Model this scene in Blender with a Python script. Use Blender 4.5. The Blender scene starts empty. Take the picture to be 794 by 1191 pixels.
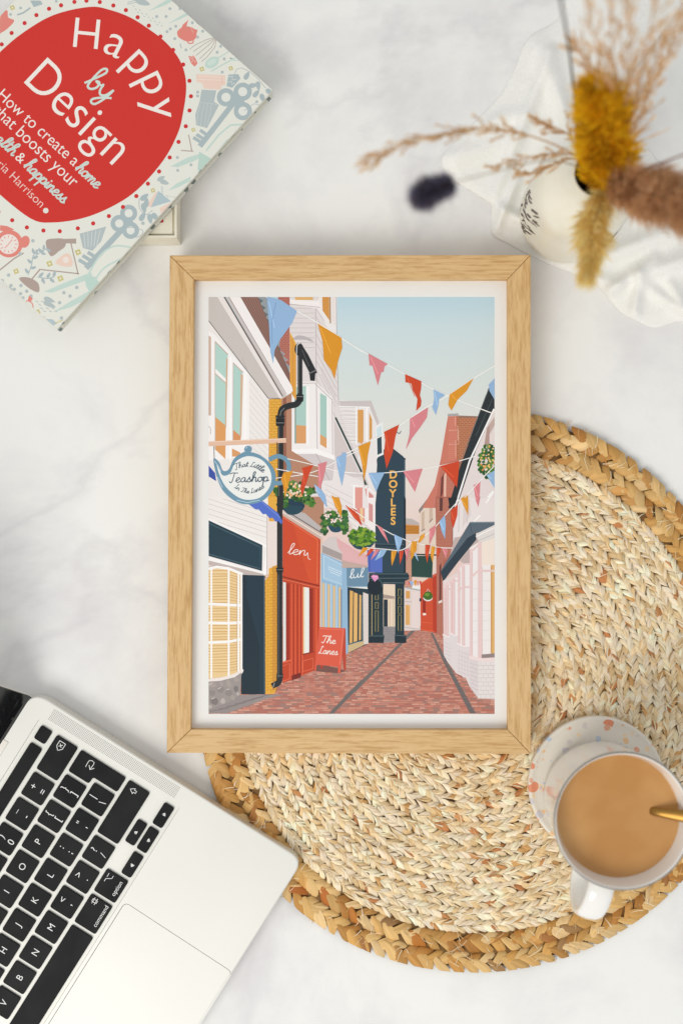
import bpy, math, random
import numpy as np
from mathutils import Vector, Matrix
from mathutils.geometry import tessellate_polygon
random.seed(7)
SC = bpy.context.scene
COL = SC.collection

# ------------------------------------------------------------------ camera
H = 0.86                      # height of the lens above the table
S = 0.55e-3                   # metres per photo pixel on the table
TILT = math.radians(1.0)
cam_d = bpy.data.cameras.new('camera'); cam = bpy.data.objects.new('camera', cam_d); COL.objects.link(cam)
cam_d.sensor_fit = 'HORIZONTAL'; cam_d.sensor_width = 24.0
FPX = H / math.cos(TILT) / S          # focal length in photo pixels
cam_d.lens = 24.0 * FPX / 794.0
cam_d.clip_start = 0.01; cam_d.clip_end = 50
cam.location = (0, -H * math.tan(TILT), H)
cam.rotation_euler = (TILT, 0, 0)
cam_d.dof.use_dof = True
cam_d.dof.focus_distance = 0.845
cam_d.dof.aperture_fstop = 3.1
SC.camera = cam
CAM = Vector(cam.location); ROT = Matrix.Rotation(TILT, 3, 'X')

def W(px, py, z=0.0):
    """point at height z seen at photo pixel (px, py)"""
    d = ROT @ Vector(((px - 397) / FPX, -(py - 595.5) / FPX, -1.0))
    t = (z - CAM.z) / d.z
    return CAM + d * t

# ------------------------------------------------------------------ light
wd = bpy.data.worlds.new('World'); SC.world = wd; wd.use_nodes = True
bg = wd.node_tree.nodes['Background']
bg.inputs[0].default_value = (0.965, 0.975, 0.985, 1); bg.inputs[1].default_value = 0.665
def area(name, loc, target, size, power, col):
    l = bpy.data.lights.new(name, 'AREA'); l.shape = 'RECTANGLE'; l.size = size[0]; l.size_y = size[1]
    l.energy = power; l.color = col
    o = bpy.data.objects.new(name, l); COL.objects.link(o); o.location = loc
    o.rotation_euler = (Vector(target) - Vector(loc)).to_track_quat('-Z', 'Y').to_euler()
    return o
area('window_light', (-1.0, -1.35, 2.0), (0, 0, 0), (1.3, 1.3), 33.5, (1.0, 0.975, 0.925))
SC.view_settings.view_transform = 'Standard'; SC.view_settings.look = 'None'
SC.view_settings.exposure = 0.0; SC.view_settings.gamma = 1.0
SC.cycles.use_denoising = True

# ------------------------------------------------------------------ helpers
def lin(c):
    out = []
    for v in c[:3]:
        v = v / 255.0
        out.append(v / 12.92 if v <= 0.04045 else ((v + 0.055) / 1.055) ** 2.4)
    return tuple(out)
ORG = {}
def tag(o, label=None, cat=None, group=None, kind=None):
    if label: o['label'] = label
    if cat: o['category'] = cat
    if group: o['group'] = group
    if kind: o['kind'] = kind
    return o
def thing(name, label, cat, loc, group=None):
    o = bpy.data.objects.new(name, None); COL.objects.link(o); o.location = loc
    o.empty_display_size = 0.02
    ORG[o.name] = Vector(loc)
    return tag(o, label, cat, group)
def link(name, me, mat, parent=None, origin=None):
    """vertices are in world coordinates; moves them to the thing's origin"""
    if parent is not None: org = ORG[parent.name]
    else: org = Vector(origin) if origin is not None else Vector((0, 0, 0))
    me.transform(Matrix.Translation(-org))
    o = bpy.data.objects.new(name, me); COL.objects.link(o)
    if parent is not None: o.parent = parent
    else: o.location = org
    ORG[o.name] = org
    for m in (mat if isinstance(mat, (list, tuple)) else [mat]): me.materials.append(m)
    return o
class MB:
    def __init__(s): s.v = []; s.f = []; s.c = []; s.m = []
    def add(s, verts, faces, cols=None, mi=0):
        b = len(s.v); s.v += [tuple(p) for p in verts]
        s.f += [tuple(i + b for i in f) for f in faces]; s.m += [mi] * len(faces)
        if cols is not None:
            s.c += [cols] * len(verts) if isinstance(cols[0], (int, float)) else list(cols)
    def build(s, name, mat, parent=None, smooth=False, origin=None, angle=None):
        me = bpy.data.meshes.new(name); me.from_pydata(s.v, [], s.f)
        if s.c:
            a = me.color_attributes.new('Col', 'FLOAT_COLOR', 'POINT')
            a.data.foreach_set('color', np.array([(*c[:3], 1.0) for c in s.c], dtype=np.float32).ravel())
        if any(s.m): me.polygons.foreach_set('material_index', s.m)
        if smooth: me.polygons.foreach_set('use_smooth', [True] * len(me.polygons))
        me.update()
        if smooth and angle:
            me.set_sharp_from_angle(angle=math.radians(angle))
        return link(name, me, mat, parent, origin)

def new_mat(name, base=(0.8, 0.8, 0.8), rough=0.5, metal=0.0, spec=0.5, coat=0.0, attr=False):
    m = bpy.data.materials.new(name); m.use_nodes = True
    nt = m.node_tree; b = nt.nodes['Principled BSDF']
    b.inputs['Base Color'].default_value = (*base, 1); b.inputs['Roughness'].default_value = rough
    b.inputs['Metallic'].default_value = metal; b.inputs['Specular IOR Level'].default_value = spec
    b.inputs['Coat Weight'].default_value = coat; b.inputs['Coat Roughness'].default_value = 0.08
    if attr:
        a = nt.nodes.new('ShaderNodeAttribute'); a.attribute_name = 'Col'
        nt.links.new(a.outputs['Color'], b.inputs['Base Color'])
    return m
def N(m, t, **kw):
    n = m.node_tree.nodes.new(t)
    for k, v in kw.items():
        if k in n.inputs: n.inputs[k].default_value = v
        else: setattr(n, k, v)
    return n
def LK(m, a, b): m.node_tree.links.new(a, b)
def noise_mix(m, c1, c2, scale, detail=4, rough=0.5, stretch=(1, 1, 1), lo=0.35, hi=0.65, bump=0.0, bdist=0.0005, dist=0.0):
    """object-space noise between two colours, plus optional bump"""
    b = m.node_tree.nodes['Principled BSDF']
    tc = N(m, 'ShaderNodeTexCoord'); mp = N(m, 'ShaderNodeMapping'); mp.inputs['Scale'].default_value = stretch
    LK(m, tc.outputs['Object'], mp.inputs[0])
    nz = N(m, 'ShaderNodeTexNoise', Scale=scale, Detail=detail, Roughness=rough, Distortion=dist); LK(m, mp.outputs[0], nz.inputs['Vector'])
    cr = N(m, 'ShaderNodeValToRGB'); cr.color_ramp.elements[0].position = lo; cr.color_ramp.elements[1].position = hi
    cr.color_ramp.elements[0].color = (*c1, 1); cr.color_ramp.elements[1].color = (*c2, 1)
    LK(m, nz.outputs['Fac'], cr.inputs[0]); LK(m, cr.outputs[0], b.inputs['Base Color'])
    if bump:
        bp = N(m, 'ShaderNodeBump', Strength=bump, Distance=bdist); LK(m, nz.outputs['Fac'], bp.inputs['Height']); LK(m, bp.outputs[0], b.inputs['Normal'])
    return nz, cr, mp

def catmull(pts, n=6, closed=False):
    P = [Vector(p) for p in pts]
    if len(P) < 3: return P
    out = []
    m = len(P); rng = range(m) if closed else range(m - 1)
    for i in rng:
        if closed: p0, p1, p2, p3 = P[i - 1], P[i], P[(i + 1) % m], P[(i + 2) % m]
        else: p0, p1, p2, p3 = P[max(i - 1, 0)], P[i], P[i + 1], P[min(i + 2, m - 1)]
        for k in range(n):
            t = k / n
            out.append(0.5 * ((2 * p1) + (p2 - p0) * t + (2 * p0 - 5 * p1 + 4 * p2 - p3) * t * t + (3 * p1 - p0 - 3 * p2 + p3) * t ** 3))
    if not closed: out.append(P[-1])
    return out
def round_poly(pts, r, n=6):
    """round the corners of a polygon; r a number or one per corner"""
    out = []; m = len(pts)
    for i in range(m):
        p = Vector(pts[i]).to_2d(); a = Vector(pts[i - 1]).to_2d(); b = Vector(pts[(i + 1) % m]).to_2d()
        ri = r[i] if isinstance(r, (list, tuple)) else r
        da = (a - p); db = (b - p)
        t = min(ri, da.length * .49, db.length * .49)
        if t < 1e-9: out.append(p); continue
        A = p + da.normalized() * t; B = p + db.normalized() * t
        for k in range(n + 1):
            u = k / n
            out.append((1 - u) ** 2 * A + 2 * u * (1 - u) * p + u * u * B)
    return out
def ccw(pts):
    a = sum(pts[i - 1][0] * pts[i][1] - pts[i][0] * pts[i - 1][1] for i in range(len(pts)))
    return list(pts) if a > 0 else list(pts)[::-1]
def inset(pts, d):
    out = []; m = len(pts)
    for i in range(m):
        p = Vector(pts[i][:2]); e1 = (p - Vector(pts[i - 1][:2])); e2 = (Vector(pts[(i + 1) % m][:2]) - p)
        if e1.length < 1e-9: e1 = e2
        if e2.length < 1e-9: e2 = e1
        n1 = Vector((-e1.y, e1.x)).normalized(); n2 = Vector((-e2.y, e2.x)).normalized()
        nn = (n1 + n2)
        nn = nn.normalized() if nn.length > 1e-6 else n1
        out.append(p + nn * d / max(0.5, nn.dot(n1)))
    return out
def prism(mb, outline, z0, z1, bevel=0.0, mi=0, steps=3, cols=None, bottom=True):
    """vertical prism with a rounded top edge; outline in world xy"""
    o = ccw([tuple(p)[:2] for p in outline]); m = len(o); rings = [(o, z0)]
    if bevel > 0:
        for k in range(steps + 1):
            a = k / steps * math.pi / 2
            rings.append((inset(o, bevel * (1 - math.cos(a))) if k else o, z1 - bevel + bevel * math.sin(a)))
    else: rings.append((o, z1))
    v = []; f = []
    for r, z in rings: v += [(p[0], p[1], z) for p in r]
    for k in range(len(rings) - 1):
        for i in range(m):
            j = (i + 1) % m
            f.append((k * m + i, k * m + j, (k + 1) * m + j, (k + 1) * m + i))
    top = rings[-1][0]; b = (len(rings) - 1) * m
    f += [tuple(b + i for i in t) for t in tess([top])]
    if bottom: f += [tuple(reversed(t)) for t in tess([rings[0][0]])]
    mb.add(v, f, cols, mi)
def tess(loops):
    tr = tessellate_polygon([[Vector((p[0], p[1], 0)) for p in l] for l in loops])
    flat = [p for l in loops for p in l]; out = []
    for a, b, c in tr:
        A, B, C = flat[a], flat[b], flat[c]
        s = (B[0] - A[0]) * (C[1] - A[1]) - (B[1] - A[1]) * (C[0] - A[0])
        if abs(s) < 1e-16: continue
        out.append((a, b, c) if s > 0 else (a, c, b))
    return out
def tube(mb, pts, rad, n=8, cols=None, mi=0, flat=None):
    P = [Vector(p) for p in pts]; v = []; f = []
    up = Vector((0, 0, 1)); prev = None
    for i, p in enumerate(P):
        t = (P[min(i + 1, len(P) - 1)] - P[max(i - 1, 0)]).normalized()
        if prev is None:
            a = t.cross(up)
            if a.length < 1e-3: a = t.cross(Vector((1, 0, 0)))
            a.normalize()
        else: a = (prev - t * prev.dot(t)).normalized()
        prev = a; b = t.cross(a)
        r = rad[i] if isinstance(rad, (list, tuple)) else rad
        for k in range(n):
            th = 2 * math.pi * k / n
            v.append(p + a * math.cos(th) * r + b * math.sin(th) * r * (flat or 1))
    for i in range(len(P) - 1):
        for k in range(n):
            f.append((i * n + k, i * n + (k + 1) % n, (i + 1) * n + (k + 1) % n, (i + 1) * n + k))
    f.append(tuple(range(n))[::-1]); f.append(tuple((len(P) - 1) * n + k for k in range(n)))
    mb.add(v, f, cols, mi)
def lathe(mb, prof, c, n=64, mi=0, cols=None, caps=False):
    v = []; f = []
    for r, z in prof:
        for k in range(n):
            a = 2 * math.pi * k / n; v.append((c[0] + r * math.cos(a), c[1] + r * math.sin(a), z))
    for i in range(len(prof) - 1):
        for k in range(n):
            j = (k + 1) % n; f.append((i * n + k, i * n + j, (i + 1) * n + j, (i + 1) * n + k))
    if caps and prof[0][0] > 1e-6: f.append(tuple(range(n))[::-1])
    if caps and prof[-1][0] > 1e-6: f.append(tuple((len(prof) - 1) * n + k for k in range(n)))
    mb.add(v, f, cols, mi)

# built-in font outlines as triangles in em units
_GL = {}
def glyphs(s, bold=0.0):
    k = (s, bold)
    if k in _GL: return _GL[k]
    cu = bpy.data.curves.new('t', 'FONT'); cu.body = s; cu.size = 1.0; cu.offset = bold; cu.resolution_u = 6
    o = bpy.data.objects.new('t', cu); COL.objects.link(o)
    me = o.to_mesh()
    V = [(v.co.x, v.co.y) for v in me.vertices]
    me.calc_loop_triangles(); F = [tuple(t.vertices) for t in me.loop_triangles]
    o.to_mesh_clear(); bpy.data.objects.remove(o); bpy.data.curves.remove(cu)
    w = max(p[0] for p in V) if V else 0
    _GL[k] = (V, F, w); return _GL[k]

# cursive single-stroke letters
CUR = {
 'a': ([[(.38,.40),(.25,.46),(.08,.32),(.05,.12),(.16,.0),(.30,.10),(.38,.40),(.37,.10),(.45,.0),(.55,.1)]], .5),
 'b': ([[(0,.1),(.15,.45),(.3,.85),(.24,1.),(.13,.85),(.1,.3),(.14,.03),(.28,.02),(.38,.2),(.34,.4),(.24,.38),(.4,.34),(.5,.38)]], .46),
 'e': ([[(0,.12),(.15,.2),(.32,.32),(.28,.45),(.14,.43),(.06,.25),(.1,.04),(.25,-.01),(.42,.12)]], .4),
 'h': ([[(0,.1),(.18,.5),(.3,.9),(.22,1.),(.13,.8),(.1,0)],[(.1,.02),(.15,.3),(.28,.46),(.37,.38),(.36,.1),(.42,0),(.52,.1)]], .5),
 'i': ([[(0,.1),(.1,.42),(.1,.1),(.17,0),(.27,.1)],[(.13,.6),(.15,.64)]], .25),
 'l': ([[(0,.1),(.16,.5),(.26,.9),(.18,1.),(.1,.8),(.09,.12),(.16,0),(.27,.1)]], .25),
 'm': ([[(0,.1),(.06,.42),(.06,0)],[(.06,.05),(.14,.35),(.24,.45),(.3,.36),(.3,0)],[(.3,.05),(.38,.36),(.48,.45),(.55,.36),(.54,.1),(.6,0),(.7,.1)]], .68),
 'n': ([[(0,.1),(.06,.42),(.06,0)],[(.06,.05),(.15,.36),(.26,.45),(.33,.36),(.32,.1),(.38,0),(.48,.1)]], .46),
 'o': ([[(.22,.45),(.08,.36),(.05,.15),(.18,0),(.34,.1),(.36,.33),(.22,.45),(.35,.4),(.48,.42)]], .44),
 'p': ([[(0,.1),(.08,.45),(.06,-.1),(.04,-.45)],[(.07,.2),(.18,.43),(.32,.42),(.38,.22),(.28,.02),(.12,.04)],[(.28,.02),(.5,.1)]], .46),
 's': ([[(0,.08),(.14,.3),(.22,.48),(.24,.3),(.32,.14),(.24,0),(.08,.02)],[(.24,0),(.4,.1)]], .36),
 't': ([[(0,.1),(.12,.45),(.16,.85),(.13,.3),(.17,.02),(.3,.08)],[(.02,.58),(.28,.62)]], .27),
 'u': ([[(0,.4),(.04,.1),(.14,0),(.26,.12),(.3,.42),(.3,.1),(.38,0),(.46,.1)]], .44),
 'y': ([[(.02,.42),(.06,.15),(.16,.02),(.3,.12),(.38,.42),(.34,0),(.22,-.4),(.08,-.42),(.06,-.28),(.25,-.05),(.48,.12)]], .46),
 'T': ([[(0,.85),(.2,.95),(.62,.92)],[(.36,.93),(.3,.5),(.22,.05),(.1,-.02),(.02,.1)]], .5),
 'L': ([[(.42,.85),(.34,.97),(.24,.85),(.2,.4),(.1,.05),(.02,0),(.08,.1),(.3,.02),(.5,.06)]], .5),
 'I': ([[(.1,.9),(.3,.92)],[(.2,.9),(.16,.05)],[(.02,.02),(.32,.04)]], .35),
 ' ': ([], .3),
}
def cur_strokes(s):
    x = 0; out = []
    for ch in s:
        st, adv = CUR[ch]
        for q in st: out.append([(x + a + .12 * b, b) for a, b in q])
        x += adv
    return out, x

class Paint:
    """flat coloured artwork: polygons in photo pixels on a sheet at height z0; where two overlap the later one is printed a hair above"""
    def __init__(s, z0, dz=2e-6, clip=None):
        s.z = z0; s.dz = dz; s.clip = clip; s.g = [[]]; s.o = (0, 0); s.k = 1.0
    def at(s, ox, oy, k): s.o = (ox, oy); s.k = k
    def X(s, p): return (s.o[0] + p[0] / s.k, s.o[1] + p[1] / s.k)
    def up(s): s.g.append([])
    def _tri(s, T, col):
        if s.clip:
            poly = T
            c = s.clip; m = len(c)
            for i in range(m):
                a, b = c[i], c[(i + 1) % m]
                def side(p): return (b[0] - a[0]) * (p[1] - a[1]) - (b[1] - a[1]) * (p[0] - a[0])
                new = []
                for j in range(len(poly)):
                    p, q = poly[j - 1], poly[j]; sp, sq = side(p), side(q)
                    if (sp >= 0) != (sq >= 0):
                        t = sp / (sp - sq); new.append((p[0] + (q[0] - p[0]) * t, p[1] + (q[1] - p[1]) * t))
                    if sq >= 0: new.append(q)
                poly = new
                if len(poly) < 3: return
            T = poly
        C = [lin(col(*p)) for p in T] if callable(col) else lin(col)
        s.g[-1].append((T, C))
    def build(s, name, mat, parent):
        mb = MB(); done = []; s.top = 0
        for g in s.g:
            if not g: continue
            xs = [p[0] for T, _ in g for p in T]; ys = [p[1] for T, _ in g for p in T]
            bb = (min(xs), min(ys), max(xs), max(ys)); lv = 0
            for q, l in done:
                if l >= lv and q[0] < bb[2] and bb[0] < q[2] and q[1] < bb[3] and bb[1] < q[3]: lv = l + 1
            done.append((bb, lv)); z = s.z + lv * s.dz; s.top = max(s.top, lv)
            for T, C in g:
                V = [W(p[0], p[1], z) for p in T]; f = tuple(range(len(T)))
                ar = sum(V[i - 1].x * V[i].y - V[i].x * V[i - 1].y for i in range(len(V)))
                mb.add(V, [f if ar > 0 else f[::-1]], C)
        print(name, 'layers', s.top)
        return mb.build(name, mat, parent)
    def poly(s, pts, col, up=True, raw=False):
        if up: s.up()
        P = [tuple(p[:2]) for p in pts] if raw else [s.X(p) for p in pts]
        if len(P) == 3: s._tri(P, col); return
        for t in tess([P]): s._tri([P[i] for i in t], col)
    def smooth(s, pts, col, n=5, up=True): s.poly([tuple(p) for p in catmull([(a, b, 0) for a, b in pts], n, True)], col, up)
    def ell(s, x, y, rx, ry, col, rot=0, n=22, up=True, jag=0.0):
        c, q = math.cos(math.radians(rot)), math.sin(math.radians(rot)); P = []
        for i in range(n):
            a = 2 * math.pi * i / n; j = 1 + random.uniform(-jag, jag)
            u, v = rx * j * math.cos(a), ry * j * math.sin(a); P.append((x + u * c - v * q, y + u * q + v * c))
        s.poly(P, col, up)
    def line(s, pts, w, col, sm=False, up=True, raw=False, taper=False):
        """ribbon; w in the current tile's pixels"""
        if up: s.up()
        P = [Vector((p[0], p[1], 0)) for p in pts]
        if sm and len(P) > 2: P = catmull(P, 5)
        if len(P) < 2: return
        L = []; R = []
        for i in range(len(P)):
            t = P[min(i + 1, len(P) - 1)] - P[max(i - 1, 0)]
            if t.length < 1e-9: t = Vector((1, 0, 0))
            t.normalize(); nn = Vector((-t.y, t.x, 0))
            ww = w * (1 - .8 * i / (len(P) - 1)) if taper else w
            e = P[i] + (t * w * .3 * ((i == len(P) - 1) - (i == 0)))
            L.append(e + nn * ww / 2); R.append(e - nn * ww / 2)
        X = (lambda p: (p[0], p[1])) if raw else s.X
        for i in range(len(P) - 1):
            q = [X(L[i]), X(L[i + 1]), X(R[i + 1]), X(R[i])]
            s._tri([q[0], q[1], q[2]], col); s._tri([q[0], q[2], q[3]], col)
    def lines(s, segs, w, col):
        s.up()
        for g in segs: s.line(g, w, col, up=False)
    def text(s, txt, p0, p1, col, bold=0.0, size=None, ys=1.0):
        """print text so that its baseline runs from p0 to p1"""
        s.up(); V, F, w = glyphs(txt, bold)
        d = Vector((p1[0] - p0[0], p1[1] - p0[1])); k = d.length / w if size is None else size
        d.normalize(); n = Vector((d.y, -d.x)) * ys
        Q = [s.X((p0[0] + d.x * a * k + n.x * b * k, p0[1] + d.y * a * k + n.y * b * k)) for a, b in V]
        for f in F: s._tri([Q[i] for i in f], col)
    def script(s, txt, p0, p1, w, col, kh=1.0, arc=0.0):
        """handwriting along p0-p1; arc bends the baseline upward by that many px at its middle"""
        s.up(); st, L = cur_strokes(txt)
        d = Vector((p1[0] - p0[0], p1[1] - p0[1])); k = d.length / L; d.normalize(); n = Vector((d.y, -d.x))
        for q in st:
            pts = []
            for a, b in q:
                h = b * k * kh + arc * (1 - (2 * a / L - 1) ** 2)
                sl = -arc * 4 * (2 * a / L - 1) / (L * k)      # slope of the arc
                a2 = a * k - sl * b * k * kh
                pts.append((p0[0] + d.x * a2 + n.x * h, p0[1] + d.y * a2 + n.y * h))
            pp = catmull([(a, b, 0) for a, b in pts], 3)
            for a, b in zip(pp, pp[1:]): s.line([a, b], w, col)

# ------------------------------------------------------------------ the table
m_tab = new_mat('marble', rough=0.32, spec=0.4)
def marble():
    m = m_tab; b = m.node_tree.nodes['Principled BSDF']
    nz, cr, mp = noise_mix(m, lin((221, 219, 220)), lin((241, 241, 237)), 7.5, 8, 0.62, lo=0.3, hi=0.55, dist=0.25)
    # soft grey veins
    v = N(m, 'ShaderNodeTexNoise', Scale=2.3, Detail=8, Roughness=0.55, Distortion=0.35); LK(m, mp.outputs[0], v.inputs['Vector'])
    a = N(m, 'ShaderNodeMath', operation='SUBTRACT'); a.inputs[1].default_value = 0.5; LK(m, v.outputs['Fac'], a.inputs[0])
    ab = N(m, 'ShaderNodeMath', operation='ABSOLUTE'); LK(m, a.outputs[0], ab.inputs[0])
    r = N(m, 'ShaderNodeValToRGB'); r.color_ramp.elements[0].position = 0.0; r.color_ramp.elements[1].position = 0.016
    r.color_ramp.elements[0].color = (.92, .915, .925, 1); r.color_ramp.elements[1].color = (1, 1, 1, 1); LK(m, ab.outputs[0], r.inputs[0])
    mx = N(m, 'ShaderNodeMix', data_type='RGBA', blend_type='MULTIPLY'); mx.inputs[0].default_value = 1
    LK(m, cr.outputs[0], mx.inputs[6]); LK(m, r.outputs[0], mx.inputs[7])
    # sparse dark pits
    vo = N(m, 'ShaderNodeTexVoronoi', Scale=26.0); LK(m, mp.outputs[0], vo.inputs['Vector'])
    th = N(m, 'ShaderNodeMath', operation='LESS_THAN'); th.inputs[1].default_value = 0.019; LK(m, vo.outputs['Distance'], th.inputs[0])
    sx = N(m, 'ShaderNodeSeparateColor'); LK(m, vo.outputs['Color'], sx.inputs[0])
    t2 = N(m, 'ShaderNodeMath', operation='LESS_THAN'); t2.inputs[1].default_value = 0.45; LK(m, sx.outputs[0], t2.inputs[0])
    mm = N(m, 'ShaderNodeMath', operation='MULTIPLY'); LK(m, th.outputs[0], mm.inputs[0]); LK(m, t2.outputs[0], mm.inputs[1])
    m2 = N(m, 'ShaderNodeMix', data_type='RGBA'); LK(m, mm.outputs[0], m2.inputs[0]); LK(m, mx.outputs[2], m2.inputs[6]); m2.inputs[7].default_value = (.12, .11, .11, 1)
    LK(m, m2.outputs[2], b.inputs['Base Color'])
marble()
mb = MB()
prism(mb, [(-.9, -.9), (.9, -.9), (.9, .9), (-.9, .9)], -0.03, 0.0, 0.002)
tag(mb.build('table_top', m_tab), kind='structure')

# ------------------------------------------------------------------ woven placemat
m_straw = new_mat('straw', rough=0.62, spec=0.3, attr=True)
m_under = new_mat('straw_underside', lin((126, 92, 50)), 0.9)
PC = (558, 807)
PR = lambda a: 325 - 6.5 * math.cos(a - 0.45) + 1.5 * math.sin(3 * a) - 3 * math.cos(2 * a)   # outline in photo px, slightly out of round; a: 0 = right, clockwise
def mat_xy(rad_px, a, z):
    """rad_px measured for the nominal radius of 325"""
    k = rad_px / 325 * PR(a)
    return W(PC[0] + k * math.cos(a), PC[1] + k * math.sin(a), z)
pm_org = W(PC[0], PC[1], 0)
placemat = thing('placemat', 'round woven straw placemat with a golden braided border, under the picture frame and mug', 'placemat', pm_org)
def lobe(mb, ctr_r, a, ang, Lp, Wp, z0, h, col, nu=7, nv=6, blunt=0.8, lift=0.0006, ring=None):
    """one visible bend of a plaited strand; a position angle, ang the strand's direction against the ring tangent"""
    ca, sa = math.cos(a), math.sin(a)
    t = (-sa, ca); n = (ca, sa)
    d = (t[0] * math.cos(ang) + n[0] * math.sin(ang), t[1] * math.cos(ang) + n[1] * math.sin(ang))
    e = (-d[1], d[0]); k = PR(a) / 325
    cx, cy = PC[0] + ctr_r * k * ca, PC[1] + ctr_r * k * sa
    v = []; c = []; roll = random.uniform(-.5, .5); bend = random.uniform(-.09, .09) - .05 * (1 if ang > 0 else -1)
    st = [random.uniform(.86, 1.07) for _ in range(nv + 1)]; rg = [random.uniform(-.16, .16) * h for _ in range(nv + 1)]
    tip = random.uniform(.55, .8); sh = random.uniform(-.25, .25)
    for i in range(nu + 1):
        u = i / nu
        w = Wp * (max(0, math.sin(math.pi * (0.06 + 0.90 * u ** tip))) ** blunt)
        zz = z0 + h * (.25 + .75 * math.sin(math.pi * (0.05 + 0.86 * u))) + lift * u
        for j in range(nv + 1):
            q = j / nv - .5
            o = q * w + bend * Lp * math.sin(math.pi * u) + sh * w * .3 * u
            px = cx + d[0] * (u - .5) * Lp + e[0] * o
            py = cy + d[1] * (u - .5) * Lp + e[1] * o
            z = zz - q * q * 4 * h * .26 + roll * q * h + rg[j] * math.sin(math.pi * u)
            if ring:            # strands turn down and back under at the edges of the braid
                R0, hw = ring; rx, ry = (px - PC[0]) / k, (py - PC[1]) / k; rd = math.hypot(rx, ry); g = (rd - R0) / hw
                g2 = max(-1.0, min(1.0, g)); z -= (abs(g2) ** 3) * .0016
                if g != g2: rd2 = R0 + g2 * hw; px = PC[0] + rx / rd * rd2 * k; py = PC[1] + ry / rd * rd2 * k; z -= min(.0012, (abs(g) - 1) * .002)
            v.append(W(px, py, z)); s = st[j] * (1 if 0 < i < nu else .9)
            c.append((col[0] * s, col[1] * s, col[2] * s))
    f = []
    for i in range(nu):
        for j in range(nv):
            b = i * (nv + 1) + j; f.append((b, b + 1, b + nv + 2, b + nv + 1))
    mb.add(v, f, c)
PALE = [(244, 228, 186), (250, 238, 204), (236, 214, 164), (252, 242, 212), (242, 222, 178), (230, 202, 148), (248, 234, 196), (248, 234, 202)]
GOLD = [(216, 178, 110), (205, 160, 88), (226, 192, 128), (192, 144, 74), (221, 186, 120), (200, 152, 84), (230, 200, 142), (184, 130, 62), (212, 172, 104)]
def pick(pal, odd, oddp):
    c = random.choice(odd) if random.random() < oddp else random.choice(pal)
    k = random.uniform(.94, 1.06); return lin([min(250, x * k * m_) for x, m_ in zip(c, (1.0, .975, .985))])
ODD_P = [(205, 150, 92), (196, 134, 80), (214, 170, 106)]
ODD_G = [(198, 128, 52), (186, 112, 48), (168, 116, 62), (160, 124, 78)]
TOP = 0.0075
mb = MB(); v = []; nseg = 140
for ring, z in ((1.0, 0.0), (1.0, 0.0028), (0.985, 0.0040), (0.0, 0.0040)):
    for k in range(nseg):
        a = 2 * math.pi * k / nseg; p = mat_xy(319 * ring, a, z); v.append((p.x, p.y, z))
f = []
for i in range(3):
    for k in range(nseg): f.append((i * nseg + k, i * nseg + (k + 1) % nseg, (i + 1) * nseg + (k + 1) % nseg, (i + 1) * nseg + k)[::-1])
mb.add(v, f); mb.build('backing', m_under, placemat)
def braid_ring(mb, r, w, pitch, Lp, Wp, ang, pal, odd, oddp, z0, h, blunt, edge, sliver=.35, lift=.0006):
    n = max(8, int(2 * math.pi * r / pitch)); ph = random.random()
    for k in range(n):
        for side in (1, -1):
            a = 2 * math.pi * (k + ph + (0.5 if side > 0 else 0)) / n
            g = math.radians(ang + random.gauss(0, 6)) * -side
            lobe(mb, r + side * w * .24 + random.gauss(0, w * .03), a + random.gauss(0, .10) * 2 * math.pi / n, g,
                 Lp * random.uniform(.88, 1.14), Wp * random.uniform(.75, 1.2), z0 + (0.0002 if side > 0 else 0) + random.uniform(-.0002, .0003), h, pick(pal, odd, oddp), blunt=blunt, ring=(r, w * edge), lift=lift)
            if random.random() < sliver:       # a narrow split-off sliver beside the strand
                lobe(mb, r + side * w * .24 + random.gauss(0, w * .12), a + random.gauss(0, .3) * 2 * math.pi / n, g + random.gauss(0, .2),
                     Lp * random.uniform(.8, 1.2), Wp * random.uniform(.22, .4), z0 + .0008, h, pick(pal, odd, oddp), nu=5, nv=2, blunt=blunt, ring=(r, w * edge))
mb = MB()
rr = 325 - 45
while rr > 10:
    wdt = 16.0
    braid_ring(mb, rr - wdt / 2, wdt, 7.9, 17.5, 7.2, 27, PALE, ODD_P, .05, 0.0036, 0.0022, .9, .6, .55)
    rr -= wdt - 1.6
mb.build('woven_centre', m_straw, placemat, smooth=True)
mb = MB()
for q in range(2):
    braid_ring(mb, 325 - 11.5 - 22.5 * q, 24, 15.0, 29, 12.2, 40, GOLD, ODD_G, .06, 0.0034 + .0002 * q, 0.0022, .5, .52, .12, .0016)
bord = mb.build('braided_border', m_straw, placemat, smooth=True)
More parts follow.
